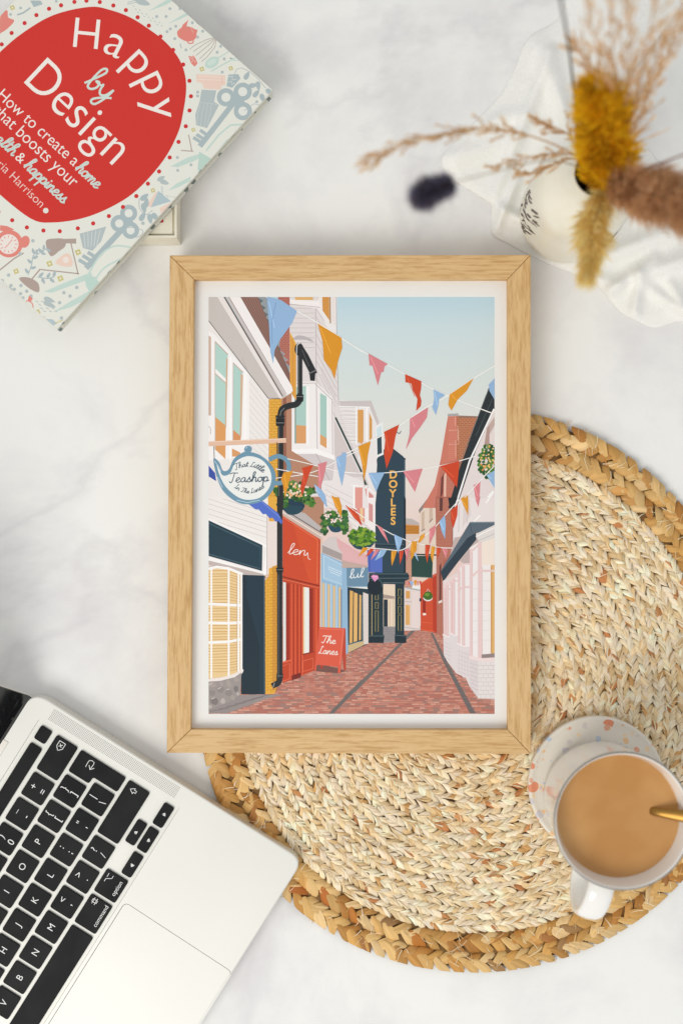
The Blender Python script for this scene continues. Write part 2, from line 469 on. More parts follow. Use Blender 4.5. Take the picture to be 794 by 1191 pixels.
# stray fibres
mb = MB()
def fibre(px, py, dr, L, z, col, w=0.55):
    pts = []; b = random.uniform(-.5, .5)
    for i in range(5):
        u = i / 4; g = dr + b * (u - .5)
        pts.append((px + math.cos(g) * L * (u - .5), py + math.sin(g) * L * (u - .5), z + .0012 * math.sin(math.pi * u)))
    v = []; f = []
    for i, (x, y, z_) in enumerate(pts):
        nx, ny = -math.sin(dr), math.cos(dr); ww = w * (1 - .7 * i / 4)
        v += [W(x - nx * ww, y - ny * ww, z_), W(x + nx * ww, y + ny * ww, z_)]
    for i in range(4): f.append((2 * i, 2 * i + 1, 2 * i + 3, 2 * i + 2))
    mb.add(v, f, col)
for i in range(1500):
    a = random.uniform(0, 2 * math.pi); r = 325 * math.sqrt(random.uniform(.02, .98))
    fibre(PC[0] + r * math.cos(a) * PR(a) / 325, PC[1] + r * math.sin(a) * PR(a) / 325, a + math.pi / 2 + random.choice((-1, 1)) * random.uniform(.3, 1.5), random.uniform(6, 17), 0.0070, lin(random.choice([(240, 226, 190), (225, 200, 150), (244, 234, 208), (206, 168, 112)])), random.uniform(.22, .5))
for a0, q in ((2.42, 9), (-1.19, 8), (-1.24, 12), (2.2, 6), (1.3, 5), (2.36, 7)):
    for i in range(3):
        a = a0 + random.uniform(-.02, .02)
        fibre(PC[0] + 326 * math.cos(a) * PR(a) / 325, PC[1] + 326 * math.sin(a) * PR(a) / 325, a + random.uniform(-.9, .9), q, 0.004, lin((205, 165, 100)), .35)
mb.build('stray_fibres', m_straw, placemat)

# ------------------------------------------------------------------ picture frame
def wood(name, stretch):
    m = new_mat(name, rough=0.5, spec=0.35); b = m.node_tree.nodes['Principled BSDF']
    nz, cr, mp = noise_mix(m, lin((216, 178, 124)), lin((224, 189, 137)), 60, 8, 0.6, stretch, 0.3, 0.7, bump=.25, bdist=.0004, dist=.6)
    n2 = N(m, 'ShaderNodeTexNoise', Scale=330, Detail=3, Roughness=.75); LK(m, mp.outputs[0], n2.inputs['Vector'])
    r = N(m, 'ShaderNodeValToRGB'); r.color_ramp.elements[0].position = .36; r.color_ramp.elements[1].position = .54
    r.color_ramp.elements[0].color = (.76, .67, .54, 1); r.color_ramp.elements[1].color = (1, 1, 1, 1); LK(m, n2.outputs['Fac'], r.inputs[0])
    mx = N(m, 'ShaderNodeMix', data_type='RGBA', blend_type='MULTIPLY'); mx.inputs[0].default_value = 1
    LK(m, cr.outputs[0], mx.inputs[6]); LK(m, r.outputs[0], mx.inputs[7]); LK(m, mx.outputs[2], b.inputs['Base Color'])
    return m
m_wh = wood('oak_grain_across', (.12, 1.6, 1)); m_wv = wood('oak_grain_upright', (1.6, .12, 1))
FB, FT, FP = 0.0078, 0.0290, 0.0232       # frame bottom, top, print height
OUT = [(197.3, 296.5), (617, 296), (617.6, 877.3), (193.8, 876)]
INN = [(225.6, 324.4), (590.2, 324.2), (590.6, 849), (221.8, 848.6)]
fr_org = W(405, 587, FB)
frame = thing('picture_frame', 'light oak picture frame with a colourful print of a narrow shopping street', 'picture frame', fr_org)
oT = [W(x, y, FT) for x, y in OUT]; iT = [W(x, y, FT) for x, y in INN]
for k in range(4):
    j = (k + 1) % 4; g = 0.00008
    quad = [oT[k].xy, oT[j].xy, iT[j].xy, iT[k].xy]
    # a hairline gap at each mitre
    e = (quad[1] - quad[0]).normalized() * g
    quad = [quad[0] + e, quad[1] - e, quad[2] - e, quad[3] + e]
    mb = MB(); prism(mb, quad, FB, FT, 0.0007, steps=3)
    mb.build('frame_rail', m_wh if k % 2 == 0 else m_wv, frame)
m_back = new_mat('backing_board', lin((150, 110, 70)), .9)
mb = MB()
q = [a.lerp(b, .35) for a, b in zip(iT, oT)]
prism(mb, [p.xy for p in [iT[0], iT[1], iT[2], iT[3]]], FB + .002, FP - .0008)
mb.build('backing_board', m_back, frame)

m_print = new_mat('art_paper', rough=0.42, spec=0.35, attr=True)
PT = Paint(FP - .0007)
# mount
PT.poly([(x + (-2 if i in (0, 3) else 2), y + (-2 if i < 2 else 2)) for i, (x, y) in enumerate([(222, 322), (592, 322), (592, 851), (219, 851)])], (238, 237, 234))
PRC = [(242.6, 345.2), (574.9, 345.2), (574.9, 830.6), (242.6, 830.6)]
PT.clip = PRC
K = 4.179
T1, T2, T3, T4 = (230, 330), (400, 330), (230, 580), (400, 580)
def tile(t): PT.at(t[0], t[1], K)
random.seed(11)
def skyc(x, y):
    st = [(345, (188, 216, 227)), (380, (206, 222, 226)), (430, (214, 224, 222)), (500, (226, 225, 218)), (560, (234, 222, 214)), (620, (232, 206, 198)), (700, (228, 200, 190))]
    for (a, ca), (b, cb) in zip(st, st[1:]):
        if y <= b:
            t = max(0, (y - a) / (b - a)); return tuple(ca[i] + (cb[i] - ca[i]) * t for i in range(3))
    return st[-1][1]
PT.at(0, 0, 1); PT.up()
for i in range(28):
    y0 = 345 + i * 12; PT.poly([(243, y0), (575, y0), (575, y0 + 12), (243, y0 + 12)], skyc, up=False)
# brick paving
PT.up(); PT.poly([(243, 728), (575, 728), (575, 831), (243, 831)], (168, 122, 108), up=False); PT.up()
y = 731.0; row = 0
BR = [(196, 120, 102), (206, 132, 112), (184, 108, 92), (212, 146, 126), (174, 110, 98), (196, 134, 118), (160, 122, 112), (216, 158, 138)]
while y < 832:
    h = 0.8 + (y - 731) * .0165; bw = 2.6 + (y - 731) * .055; x = 243 - random.uniform(0, bw)
    while x < 576:
        w_ = bw * random.uniform(.8, 1.25)
        PT.poly([(x, y), (x + w_ - .45, y), (x + w_ - .45, y + h * .74), (x, y + h * .74)], random.choice(BR), up=False); x += w_
    y += h
tile(T3)
PT.poly([(50, 1045), (50, 1030), (205, 955), (420, 952), (330, 975), (140, 1045)], (150, 140, 138))
PT.lines([[(60 + i * 40, 1035 - i * 12), (150 + i * 42, 1020 - i * 14)] for i in range(6)], 2, (110, 100, 100))
tile(T4)
PT.poly([(352, 637), (330, 637), (200, 775), (0, 962), (0, 985), (60, 935)], (116, 106, 102))
PT.poly([(420, 652), (430, 652), (500, 790), (640, 1045), (612, 1045), (480, 790)], (110, 102, 100))
tile(T3); PT.poly([(794, 880), (794, 905), (660, 1045), (636, 1045)], (110, 104, 102))
tile(T4); PT.lines([[(20 + i * 28, 965 - i * 27), (34 + i * 28, 973 - i * 27)] for i in range(12)] + [[(425 + i * 13, 680 + i * 24), (450 + i * 13, 678 + i * 24)] for i in range(15)], 2, (130, 118, 114))
# ---- distance
PT.poly([(290, 100), (370, 120), (370, 330), (290, 400)], (206, 160, 134))
PT.poly([(296, 95), (330, 98), (365, 118), (365, 128), (296, 122)], (188, 178, 172))
PT.poly([(296, 128), (366, 132), (366, 172), (296, 172)], (200, 132, 48)); PT.lines([[(298, 134 + i * 7), (366, 137 + i * 7)] for i in range(5)], 1.5, (150, 92, 34))
PT.poly([(296, 172), (366, 172), (366, 290), (296, 290)], (222, 198, 184))
PT.poly([(292, 250), (330, 250), (330, 440), (292, 440)], (204, 154, 132)); PT.lines([[(292, 256 + i * 9), (330, 256 + i * 9)] for i in range(20)], 1.6, (178, 124, 104))
# cream houses
PT.poly([(365, 62), (430, -30), (520, -60), (520, 240), (452, 290), (420, 400), (365, 400)], (228, 208, 192))
PT.poly([(362, 55), (470, -85), (475, -70), (366, 72)], (140, 128, 124))
PT.poly([(414, 15), (430, 0), (430, 100), (414, 115)], (205, 180, 160)); PT.line([(414, 115), (430, 98)], 4, (120, 110, 108)); PT.poly([(376, 70), (390, 58), (390, 150), (376, 158)], (206, 180, 160)); PT.line([(376, 158), (392, 148)], 4, (120, 110, 108))
# pink end house behind
PT.poly([(188, 415), (370, 440), (370, 640), (188, 645)], (226, 210, 204))
PT.poly([(190, 420), (250, 420), (250, 625), (190, 625)], (232, 212, 188)); PT.poly([(190, 465), (245, 475), (245, 488), (190, 485)], (170, 150, 138))
PT.poly([(192, 490), (212, 490), (212, 622), (192, 622)], (28, 46, 58)); PT.line([(222, 500), (222, 620)], 6, (214, 190, 166)); PT.line([(240, 490), (240, 620)], 4, (206, 184, 160))
PT.poly([(190, 622), (250, 622), (250, 680), (240, 700), (190, 700)], (150, 144, 146))
PT.lines([[(190, 630 + i * 8), (250, 630 + i * 8)] for i in range(8)], 1.4, (120, 112, 116)); PT.lines([[(196 + (i % 5) * 12, 630 + i * 8), (196 + (i % 5) * 12, 638 + i * 8)] for i in range(8)], 1.2, (120, 112, 116))
PT.poly([(300, 448), (320, 450), (320, 486), (300, 486)], (218, 160, 84)); PT.poly([(298, 516), (320, 518), (320, 614), (298, 614)], (228, 174, 104)); PT.line([(296, 500), (366, 503)], 3, (190, 170, 168)); PT.line([(308, 518), (308, 614)], 2, (200, 146, 84))
PT.poly([(330, 450), (364, 452), (364, 632), (330, 632)], (232, 214, 210)); PT.line([(296, 432), (368, 446)], 5, (160, 172, 176)); PT.line([(296, 626), (370, 636)], 5, (196, 186, 186))
# ---- dark shop tower
PT.poly([(288, 0), (300, 0), (300, 370), (288, 370)], (22, 46, 58))
tile(T2); PT.poly([(150, 870), (185, 805), (245, 808), (298, 852), (298, 1090), (150, 1090)], (42, 66, 80)); PT.line([(240, 806), (298, 852)], 6, (30, 46, 58)); PT.line([(250, 800), (296, 848)], 2, (208, 214, 214))
PT.line([(295, 856), (295, 1085)], 3, (120, 140, 148))
tile(T4); PT.poly([(150, 0), (292, 0), (292, 370), (150, 370)], (42, 66, 80)); PT.poly([(290, -10), (298, -10), (298, 370), (290, 370)], (24, 42, 54)); PT.line([(154, 226), (290, 230)], 9, (30, 48, 60)); PT.line([(154, 220), (290, 224)], 2, (90, 116, 124))
PT.poly([(120, 360), (308, 360), (316, 374), (316, 392), (296, 400), (296, 418), (120, 412)], (28, 50, 60)); PT.lines([[(122, 366), (306, 366)], [(124, 388), (312, 386)], [(190, 408), (292, 410)]], 2.4, (98, 124, 128))
PT.poly([(118, 412), (190, 412), (190, 690), (118, 690)], (28, 50, 60)); PT.poly([(248, 412), (292, 412), (292, 690), (248, 690)], (28, 50, 60))
PT.poly([(112, 664), (196, 664), (192, 702), (112, 702)], (22, 42, 52)); PT.poly([(246, 660), (302, 664), (302, 702), (246, 702)], (22, 42, 52)); PT.lines([[(114, 668), (194, 668)], [(248, 664), (300, 668)]], 2.5, (96, 118, 122))
for x0, x1, ys in ((152, 166, (420, 462, 505, 546)), (263, 278, (440, 482, 525, 566))):
    for i, y0 in enumerate(ys):
        y1 = y0 + (34 if i < 3 else 76) if x0 > 200 else y0 + (30 if i < 3 else 100)
        PT.line([(x0, y0), (x1, y0), (x1, y1), (x0, y1), (x0, y0)], 2.4, (176, 158, 92))
PT.line([(135, 440), (135, 664)], 3, (206, 178, 120))
tile(T2)
def sign_letter(ch, y0, sz=52): w_ = glyphs(ch, .03)[2] * sz; PT.text(ch, (238 - w_ / 2, y0), (238 + w_ / 2, y0), (238, 182, 92), bold=.03, size=sz)
for ch, y0 in zip('DOY', (945, 991, 1036)): sign_letter(ch, y0)
tile(T4)
for ch, y0 in zip('LES', (36, 81, 126)): sign_letter(ch, y0)
# red end wall
PT.poly([(370, 412), (446, 362), (452, 652), (372, 640)], (208, 78, 44)); PT.poly([(430, 372), (450, 362), (454, 655), (432, 650)], (186, 58, 34)); PT.line([(370, 415), (448, 368)], 3, (236, 116, 84))
PT.poly([(382, 470), (396, 474), (396, 558), (382, 552)], (150, 40, 24)); PT.lines([[(374, 600), (430, 606)], [(374, 636), (440, 646)]], 2, (236, 110, 70)); PT.ell(390, 562, 9, 6, (240, 226, 214))
PT.ell(407, 482, 23, 17, (235, 230, 226)); PT.smooth([(384, 478), (392, 458), (408, 450), (424, 458), (430, 478), (420, 490), (400, 492)], (66, 104, 34)); PT.ell(404, 466, 12, 8, (112, 146, 48), jag=.2); PT.line([(400, 452), (408, 438), (416, 452)], 2, (236, 226, 220))
PT.ell(371, 492, 6, 9, (60, 66, 72))
# green hanging sign
PT.line([(324, 270), (446, 274)], 7, (24, 42, 40)); PT.poly([(327, 278), (432, 278), (428, 384), (328, 380)], (36, 70, 62)); PT.line([(326, 378), (430, 384)], 4, (80, 104, 96))
# ---- tall brick building right
tile(T2)
PT.poly([(505, 640), (555, 638), (555, 800), (552, 1090), (380, 1090), (440, 980), (470, 850)], (206, 122, 102))
PT.poly([(548, 645), (660, 645), (640, 760), (530, 1090), (440, 1090), (500, 870), (548, 860)], (176, 106, 74))
def bricks(x0, y0, x1, y1, h, w, col, mort=1.4, skew=0.0):
    L = []; n = int((y1 - y0) / h)
    for i in range(n + 1):
        y = y0 + i * h; L.append([(x0, y), (x1, y + skew * (x1 - x0))])
        x = x0 + (w / 2 if i % 2 else 0)
        while x < x1:
            L.append([(x, y + skew * (x - x0)), (x, y + h + skew * (x - x0))]); x += w
    PT.lines(L, mort, col)
bricks(555, 648, 648, 860, 9, 18, (212, 158, 122)); bricks(508, 645, 548, 860, 9, 16, (226, 150, 128), 1.2)
PT.poly([(503, 632), (556, 630), (556, 642), (503, 645)], (172, 168, 168)); PT.poly([(556, 640), (662, 644), (660, 652), (556, 650)], (150, 118, 100))
PT.lines([[(508, 712), (556, 712), (556, 780), (508, 780)], [(540, 650), (540, 690), (552, 690), (552, 760), (542, 760), (542, 840)]], 3, (236, 178, 158))
PT.poly([(500, 870), (552, 855), (552, 1090), (440, 1090), (470, 900)], (190, 110, 92)); bricks(472, 880, 545, 1088, 8, 13, (214, 144, 122), 1.1)
PT.poly([(472, 945), (484, 920), (480, 1020), (466, 1050)], (112, 60, 56)); PT.poly([(486, 930), (497, 910), (494, 1090), (484, 1090)], (230, 188, 168)); PT.poly([(455, 940), (463, 920), (440, 1090), (430, 1090)], (204, 124, 110))
tile(T4)
PT.poly([(444, -10), (560, -10), (525, 60), (528, 290), (484, 400), (484, 692), (450, 652), (448, 300)], (176, 100, 82)); bricks(450, 0, 522, 300, 7, 13, (208, 146, 122), 1.3); bricks(452, 302, 482, 680, 7, 12, (206, 146, 124), 1.3)
PT.poly([(462, 330), (472, 310), (472, 492), (462, 500)], (112, 58, 54)); PT.poly([(458, 500), (476, 492), (476, 504), (458, 510)], (232, 222, 214)); PT.poly([(464, -5), (480, -5), (478, 60), (464, 60)], (98, 56, 54))
# white house right
tile(T2); PT.poly([(735, 560), (700, 640), (640, 800), (560, 1000), (530, 1092), (735, 1092)], (230, 218, 216)); PT.poly([(700, 690), (735, 640), (735, 680), (680, 780)], (196, 172, 164)); PT.poly([(694, 700), (706, 688), (706, 780), (680, 790)], (180, 150, 142))
tile(T4); PT.poly([(527, 60), (560, -5), (735, -5), (735, 120), (610, 118), (527, 240)], (234, 224, 222))
PT.poly([(580, 40), (610, 0), (615, 80), (575, 140)], (224, 210, 208)); PT.line([(560, 20), (556, 160)], 4, (204, 192, 190)); PT.line([(600, 0), (598, 120)], 3, (206, 194, 192)); PT.line([(528, 60), (528, 240)], 3, (150, 130, 128))
PT.line([(630, 112), (660, 82)], 6, (250, 248, 246)); PT.line([(690, 20), (725, -30)], 7, (250, 248, 246))
tile(T2); PT.poly([(735, 480), (735, 605), (640, 810), (545, 1092), (505, 1092), (560, 900), (700, 510)], (38, 46, 50)); PT.line([(728, 610), (610, 860), (540, 1085)], 8, (252, 250, 248)); PT.lines([[(690, 540), (600, 780)], [(720, 560), (640, 740)]], 3, (74, 84, 88)); PT.line([(700, 516), (560, 880)], 2.5, (120, 126, 128))
tile(T4); PT.poly([(505, -5), (552, -5), (530, 45), (510, 30)], (30, 38, 42))
# slate awning
PT.poly([(535, 190), (640, 170), (733, 130), (733, 300), (600, 330), (560, 300), (484, 405)], (196, 176, 172))
PT.poly([(470, 350), (612, 113), (735, 112), (735, 140), (640, 168), (560, 295), (482, 404)], (88, 102, 114)); PT.poly([(480, 404), (470, 356), (600, 190), (640, 166), (642, 200), (560, 300)], (44, 60, 72)); PT.line([(612, 116), (733, 116)], 3, (132, 148, 158)); PT.line([(612, 116), (620, 170)], 2.5, (60, 74, 86))
# right shopfront, near bay last
WH, PK, PKD = (240, 234, 232), (232, 202, 200), (206, 172, 170)
PT.poly([(480, 400), (600, 330), (735, 240), (735, 975), (655, 972), (610, 915), (590, 870), (545, 850), (500, 790), (484, 760)], (228, 216, 214))
def bay(x0, x1, x2, yt, ym, yb, sill0, sill1, base0, base1):
    """a tall shop window: front pane x0..x1 (slanting), side pane x1..x2"""
    PT.poly([(x0, yt + 20), (x1, yt), (x2, yt), (x2, sill1), (x1, sill1), (x0, sill0)], WH)
    PT.poly([(x0, yt + 25), (x0 + 9, yt + 20), (x0 + 9, sill0 + 4), (x0, sill0)], PK); PT.poly([(x1 - 7, yt + 4), (x1 + 7, yt), (x1 + 7, sill1), (x1 - 7, sill1)], PK)
    PT.line([(x0, ym + 18), (x1, ym), (x2, ym)], 9, PK); PT.line([(x0, yt + 22), (x1, yt), (x2, yt - 2)], 10, (236, 210, 208))
    PT.line([(x1 + 8, yt + 10), (x1 + 8, sill1)], 1.8, PKD); PT.line([(x0 + 10, yt + 30), (x0 + 10, sill0)], 1.6, PKD)
    PT.poly([(x0 - 3, sill0), (x1, sill1), (x2, sill1 + 2), (x2, base1), (x1, base1), (x0, base0)], (226, 216, 216))
    PT.line([(x0 - 4, sill0), (x1, sill1), (x2, sill1)], 6, (246, 232, 230))
bay(484, 500, 520, 410, 440, 0, 660, 672, 760, 786); bay(515, 530, 552, 380, 400, 0, 650, 664, 800, 826); bay(553, 578, 610, 320, 430, 0, 704, 718, 836, 870)
PT.lines([[(486, 700 + i * 18), (520, 712 + i * 18)] for i in range(5)] + [[(552, 740 + i * 20), (610, 760 + i * 20)] for i in range(6)], 1.3, (198, 184, 184)); PT.lines([[(558 + i * 14, 735 + i * 4), (558 + i * 14, 845 + i * 6)] for i in range(4)], 1.3, (200, 188, 188))
PT.poly([(610, 240), (662, 205), (735, 175), (735, 780), (665, 778), (610, 762)], WH)
PT.poly([(668, 215), (735, 190), (735, 322), (668, 322)], (242, 228, 216)); PT.poly([(640, 172), (735, 125), (735, 190), (656, 218)], (226, 220, 216)); PT.line([(642, 184), (733, 140)], 6, (244, 240, 238)); PT.line([(650, 206), (733, 170)], 3, (190, 182, 180))
PT.poly([(712, 322), (735, 322), (735, 760), (712, 752)], (226, 178, 110)); PT.line([(716, 330), (716, 756)], 5, (198, 148, 84))
PT.poly([(610, 250), (622, 240), (622, 768), (610, 764)], PK); PT.poly([(650, 212), (668, 208), (670, 778), (650, 776)], PK); PT.line([(671, 330), (671, 776)], 2, PKD); PT.line([(623, 260), (623, 760)], 1.8, PKD)
PT.line([(612, 388), (650, 352), (735, 350)], 10, PK); PT.line([(612, 262), (652, 226)], 9, PK); PT.lines([[(626, 440 + i * 52), (650, 436 + i * 52)] for i in range(6)] + [[(672, 400 + i * 48), (712, 400 + i * 48)] for i in range(7)], 1.3, (214, 204, 202))
PT.poly([(668, 758), (735, 752), (735, 772), (668, 776)], (148, 132, 130)); PT.poly([(608, 764), (668, 776), (735, 772), (735, 790), (660, 792), (608, 780)], (240, 220, 218))
PT.poly([(610, 782), (652, 792), (652, 972), (610, 915)], (222, 212, 212)); PT.poly([(652, 792), (735, 790), (735, 976), (652, 972)], (232, 224, 222))
PT.lines([[(652, 812 + i * 20), (735, 811 + i * 20)] for i in range(9)] + [[(612, 800 + i * 19), (652, 812 + i * 20)] for i in range(7)], 1.5, (190, 178, 178)); PT.lines([[(664 + (i % 2) * 12 + j * 24, 792 + i * 20), (664 + (i % 2) * 12 + j * 24, 812 + i * 20)] for i in range(9) for j in range(3)] + [[(625 + 14 * (i % 2), 805 + i * 19), (625 + 14 * (i % 2), 824 + i * 19)] for i in range(5)], 1.3, (196, 184, 184))
# hanging basket right
tile(T2)
def foliage(cx, cy, rx, ry, cols, fl=None, n=60, s=9):
    for g in range(3):
        PT.up()
        for i in range(n // 3):
            a = random.uniform(0, 6.28); r = math.sqrt(random.random())
            PT.ell(cx + rx * r * math.cos(a), cy + ry * r * math.sin(a), s * random.uniform(.6, 1.2), s * random.uniform(.5, .9), random.choice(cols), random.uniform(0, 180), 7, True, .25)
    if fl:
        PT.up()
        for i in range(n // 3):
            a = random.uniform(0, 6.28); r = math.sqrt(random.random()) * .85
            PT.ell(cx + rx * r * math.cos(a), cy - ry * .12 + ry * r * math.sin(a), s * .42, s * .38, random.choice(fl), 0, 6, True, .2)
GR = [(48, 96, 40), (74, 124, 44), (36, 78, 38), (96, 142, 54), (60, 108, 60)]
foliage(700, 865, 46, 82, GR, [(238, 196, 120), (226, 150, 90), (244, 214, 160)], 110, 12)
# ---- left row, far to near
tile(T1)
PT.poly([(670, 560), (794, 576), (820, 580), (830, 1090), (600, 1090), (600, 500)], (234, 228, 226))
tile(T2)
PT.poly([(-20, 575), (130, 573), (168, 690), (150, 715), (160, 880), (150, 1092), (-20, 1092)], (236, 230, 228)); PT.poly([(-20, 570), (132, 568), (170, 672), (162, 690), (124, 600), (-20, 596)], (206, 196, 194)); PT.line([(-20, 596), (124, 600)], 5, (250, 248, 246))
PT.lines([[(-10, 615 + i * 18), (64, 620 + i * 18)] for i in range(9)], 2, (206, 198, 196)); PT.poly([(66, 612), (94, 612), (94, 770), (66, 774)], (222, 166, 96)); PT.poly([(78, 616), (92, 614), (92, 768), (78, 770)], (206, 146, 78)); PT.poly([(122, 625), (136, 660), (136, 750), (122, 762)], (216, 156, 84)); PT.line([(110, 600), (110, 775)], 8, (250, 246, 244))
PT.poly([(150, 695), (188, 672), (192, 830), (158, 845)], (240, 238, 238)); PT.poly([(158, 705), (182, 686), (182, 735), (160, 745)], (206, 226, 230)); PT.poly([(160, 745), (182, 738), (184, 822), (162, 832)], (52, 74, 84))
PT.poly([(0, 780), (110, 765), (110, 800), (60, 850), (60, 1000), (0, 900)], (228, 220, 218))
# lower left of tower: clapboard with pink window
PT.poly([(-20, 880), (60, 970), (160, 990), (150, 1092), (-20, 1092)], (236, 228, 224)); PT.lines([[(0, 940 + i * 22), (50, 985 + i * 22)] for i in range(6)], 2, (200, 190, 188))
PT.poly([(62, 992), (112, 996), (112, 1092), (62, 1092)], (226, 150, 140)); PT.poly([(120, 1010), (142, 1030), (142, 1092), (120, 1092)], (212, 138, 132)); PT.poly([(90, 1000), (104, 1002), (104, 1092), (90, 1092)], (240, 196, 150)); PT.lines([[(56, 990), (56, 1092)], [(114, 990), (114, 1092)], [(52, 988), (118, 992), (148, 1020)]], 6, (248, 244, 242))
PT.poly([(0, 735), (12, 722), (120, 980), (60, 980), (10, 900)], (196, 184, 182)); PT.line([(0, 735), (105, 975)], 10, (34, 62, 58)); PT.line([(8, 726), (116, 972)], 4, (214, 208, 206))
tile(T4)
PT.poly([(-10, -5), (152, -5), (152, 200), (60, 170), (-10, 60)], (238, 230, 226)); PT.lines([[(-10, 10 + i * 24), (60, 60 + i * 26)] for i in range(5)], 2, (202, 192, 190))
PT.poly([(62, -5), (100, -5), (100, 118), (62, 90)], (226, 150, 140)); PT.poly([(78, -5), (92, -5), (92, 108), (78, 98)], (240, 200, 150)); PT.poly([(100, -5), (150, -5), (150, 200), (104, 140)], (244, 236, 234)); PT.poly([(120, 20), (140, 30), (140, 120), (120, 110)], (214, 150, 146)); PT.line([(58, 100), (106, 130), (150, 176)], 8, (222, 208, 206))
# bay window house wall
tile(T1)
PT.poly([(445, 65), (670, 65), (676, 330), (684, 590), (760, 830), (800, 930), (830, 1090), (445, 1090)], (228, 220, 218))
PT.lines([[(575, 120 + i * 42), (668, 262 + i * 48)] for i in range(9)] + [[(448, 118 + i * 24), (566, 118 + i * 24)] for i in range(9)], 2, (188, 178, 178))
PT.poly([(570, 110), (606, 160), (676, 330), (676, 62), (590, 62)], (240, 234, 232)); PT.lines([[(600, 215 + i * 32), (676, 345 + i * 34)] for i in range(8)], 2, (190, 180, 180))
PT.poly([(447, 75), (588, 82), (600, 110), (572, 120), (447, 96)], (246, 240, 238)); PT.line([(447, 98), (592, 114)], 3, (180, 168, 168))
PT.poly([(470, 62), (560, 62), (560, 78), (474, 78)], (226, 178, 110)); PT.poly([(604, 62), (638, 62), (640, 178), (606, 130)], (214, 150, 72)); PT.poly([(650, 62), (664, 62), (668, 210), (650, 180)], (236, 226, 222)); PT.line([(642, 62), (644, 190)], 6, (172, 132, 88)); PT.line([(672, 62), (676, 330), (684, 590)], 3, (176, 170, 172)); PT.line([(572, 120), (576, 480)], 4, (196, 186, 186))
PT.smooth([(460, 270), (490, 250), (540, 262), (560, 282), (520, 272)], (190, 182, 184))
# second-house lines right of bay
PT.lines([[(690, 600 + i * 20), (778, 600 + i * 20)] for i in range(9)], 2, (206, 198, 196)); PT.line([(684, 572), (800, 582)], 6, (206, 198, 196)); PT.poly([(780, 612), (800, 612), (800, 780), (780, 770)], (222, 160, 88)); PT.line([(770, 600), (770, 780)], 6, (250, 248, 246))
PT.poly([(664, 640), (700, 700), (800, 900), (800, 940), (720, 940), (664, 830)], (214, 202, 200)); PT.line([(670, 652), (794, 912)], 9, (34, 62, 58)); PT.line([(660, 648), (786, 912)], 3, (240, 236, 234))
PT.poly([(660, 900), (800, 960), (830, 1090), (600, 1090), (600, 960)], (236, 228, 226)); PT.lines([[(620, 975 + i * 24), (750, 1040 + i * 34)] for i in range(6)], 2, (196, 186, 186)); PT.poly([(764, 990), (800, 990), (800, 1090), (764, 1090)], (228, 156, 146)); PT.line([(758, 980), (758, 1090)], 7, (250, 246, 244)); PT.line([(750, 980), (800, 984)], 6, (250, 246, 244))
# bay window
PT.poly([(452, 476), (570, 474), (655, 555), (662, 835), (572, 808), (452, 812)], (244, 238, 236))
PT.poly([(470, 502), (540, 494), (540, 690), (470, 688)], (174, 206, 196)); PT.poly([(470, 686), (526, 690), (526, 776), (470, 776)], (222, 160, 104)); PT.poly([(470, 502), (478, 502), (478, 776), (470, 776)], (146, 168, 160)); PT.line([(533, 500), (533, 780)], 14, (250, 246, 244))
PT.poly([(594, 530), (632, 552), (632, 760), (594, 735)], (170, 204, 194)); PT.poly([(594, 730), (628, 752), (628, 802), (594, 780)], (222, 164, 108)); PT.line([(630, 550), (630, 800)], 8, (250, 246, 244)); PT.line([(576, 480), (580, 806)], 5, (206, 196, 196)); PT.line([(652, 560), (655, 830)], 4, (200, 190, 190)); PT.line([(452, 484), (566, 482), (650, 562)], 4, (196, 186, 184))
PT.lines([[(482, 560), (522, 530)], [(484, 600), (500, 588)]], 2, (206, 226, 220))
PT.poly([(448, 806), (574, 800), (664, 836), (664, 856), (574, 826), (448, 826)], (250, 246, 244)); PT.poly([(455, 828), (572, 828), (664, 860), (655, 955), (520, 962), (456, 850)], (214, 204, 204)); PT.line([(575, 828), (640, 955)], 3, (180, 168, 168)); PT.poly([(456, 850), (520, 962), (470, 962), (452, 900)], (196, 176, 168))
PT.poly([(447, 236), (478, 292), (478, 566), (462, 545), (447, 510)], (226, 160, 66)); PT.line([(448, 238), (478, 294)], 4, (240, 190, 100)); PT.line([(462, 265), (462, 545)], 2, (196, 132, 50))
# roofline of the near house
PT.poly([(290, 62), (346, 62), (400, 170), (446, 400), (444, 452), (400, 420)], (150, 158, 162)); PT.poly([(390, 62), (446, 62), (446, 400), (425, 380), (440, 370), (415, 350), (425, 340), (395, 318), (400, 270)], (172, 98, 84)); bricks(396, 66, 446, 375, 9, 15, (206, 144, 128), 1.3)
PT.up()
for i in range(11): PT.poly([(292 + i * 14, 66 + i * 34), (318 + i * 12, 82 + i * 33), (300 + i * 14, 98 + i * 33)], (102, 110, 116), up=False)
PT.poly([(205, 62), (292, 62), (446, 440), (450, 505)], (150, 112, 100)); PT.lines([[(215 + i * 12, 64), (447, 492 - i * 9)] for i in range(7)], 2.5, (112, 80, 72))
PT.poly([(345, 560), (406, 558), (406, 1090), (345, 1090)], (230, 172, 66)); bricks(346, 562, 405, 1088, 13, 26, (198, 136, 44), 1.6, -.03)
PT.poly([(406, 560), (456, 530), (456, 812), (600, 900), (600, 1000), (560, 1000), (406, 1000)], (184, 134, 108)); PT.poly([(414, 560), (430, 550), (430, 980), (414, 980)], (150, 98, 78))
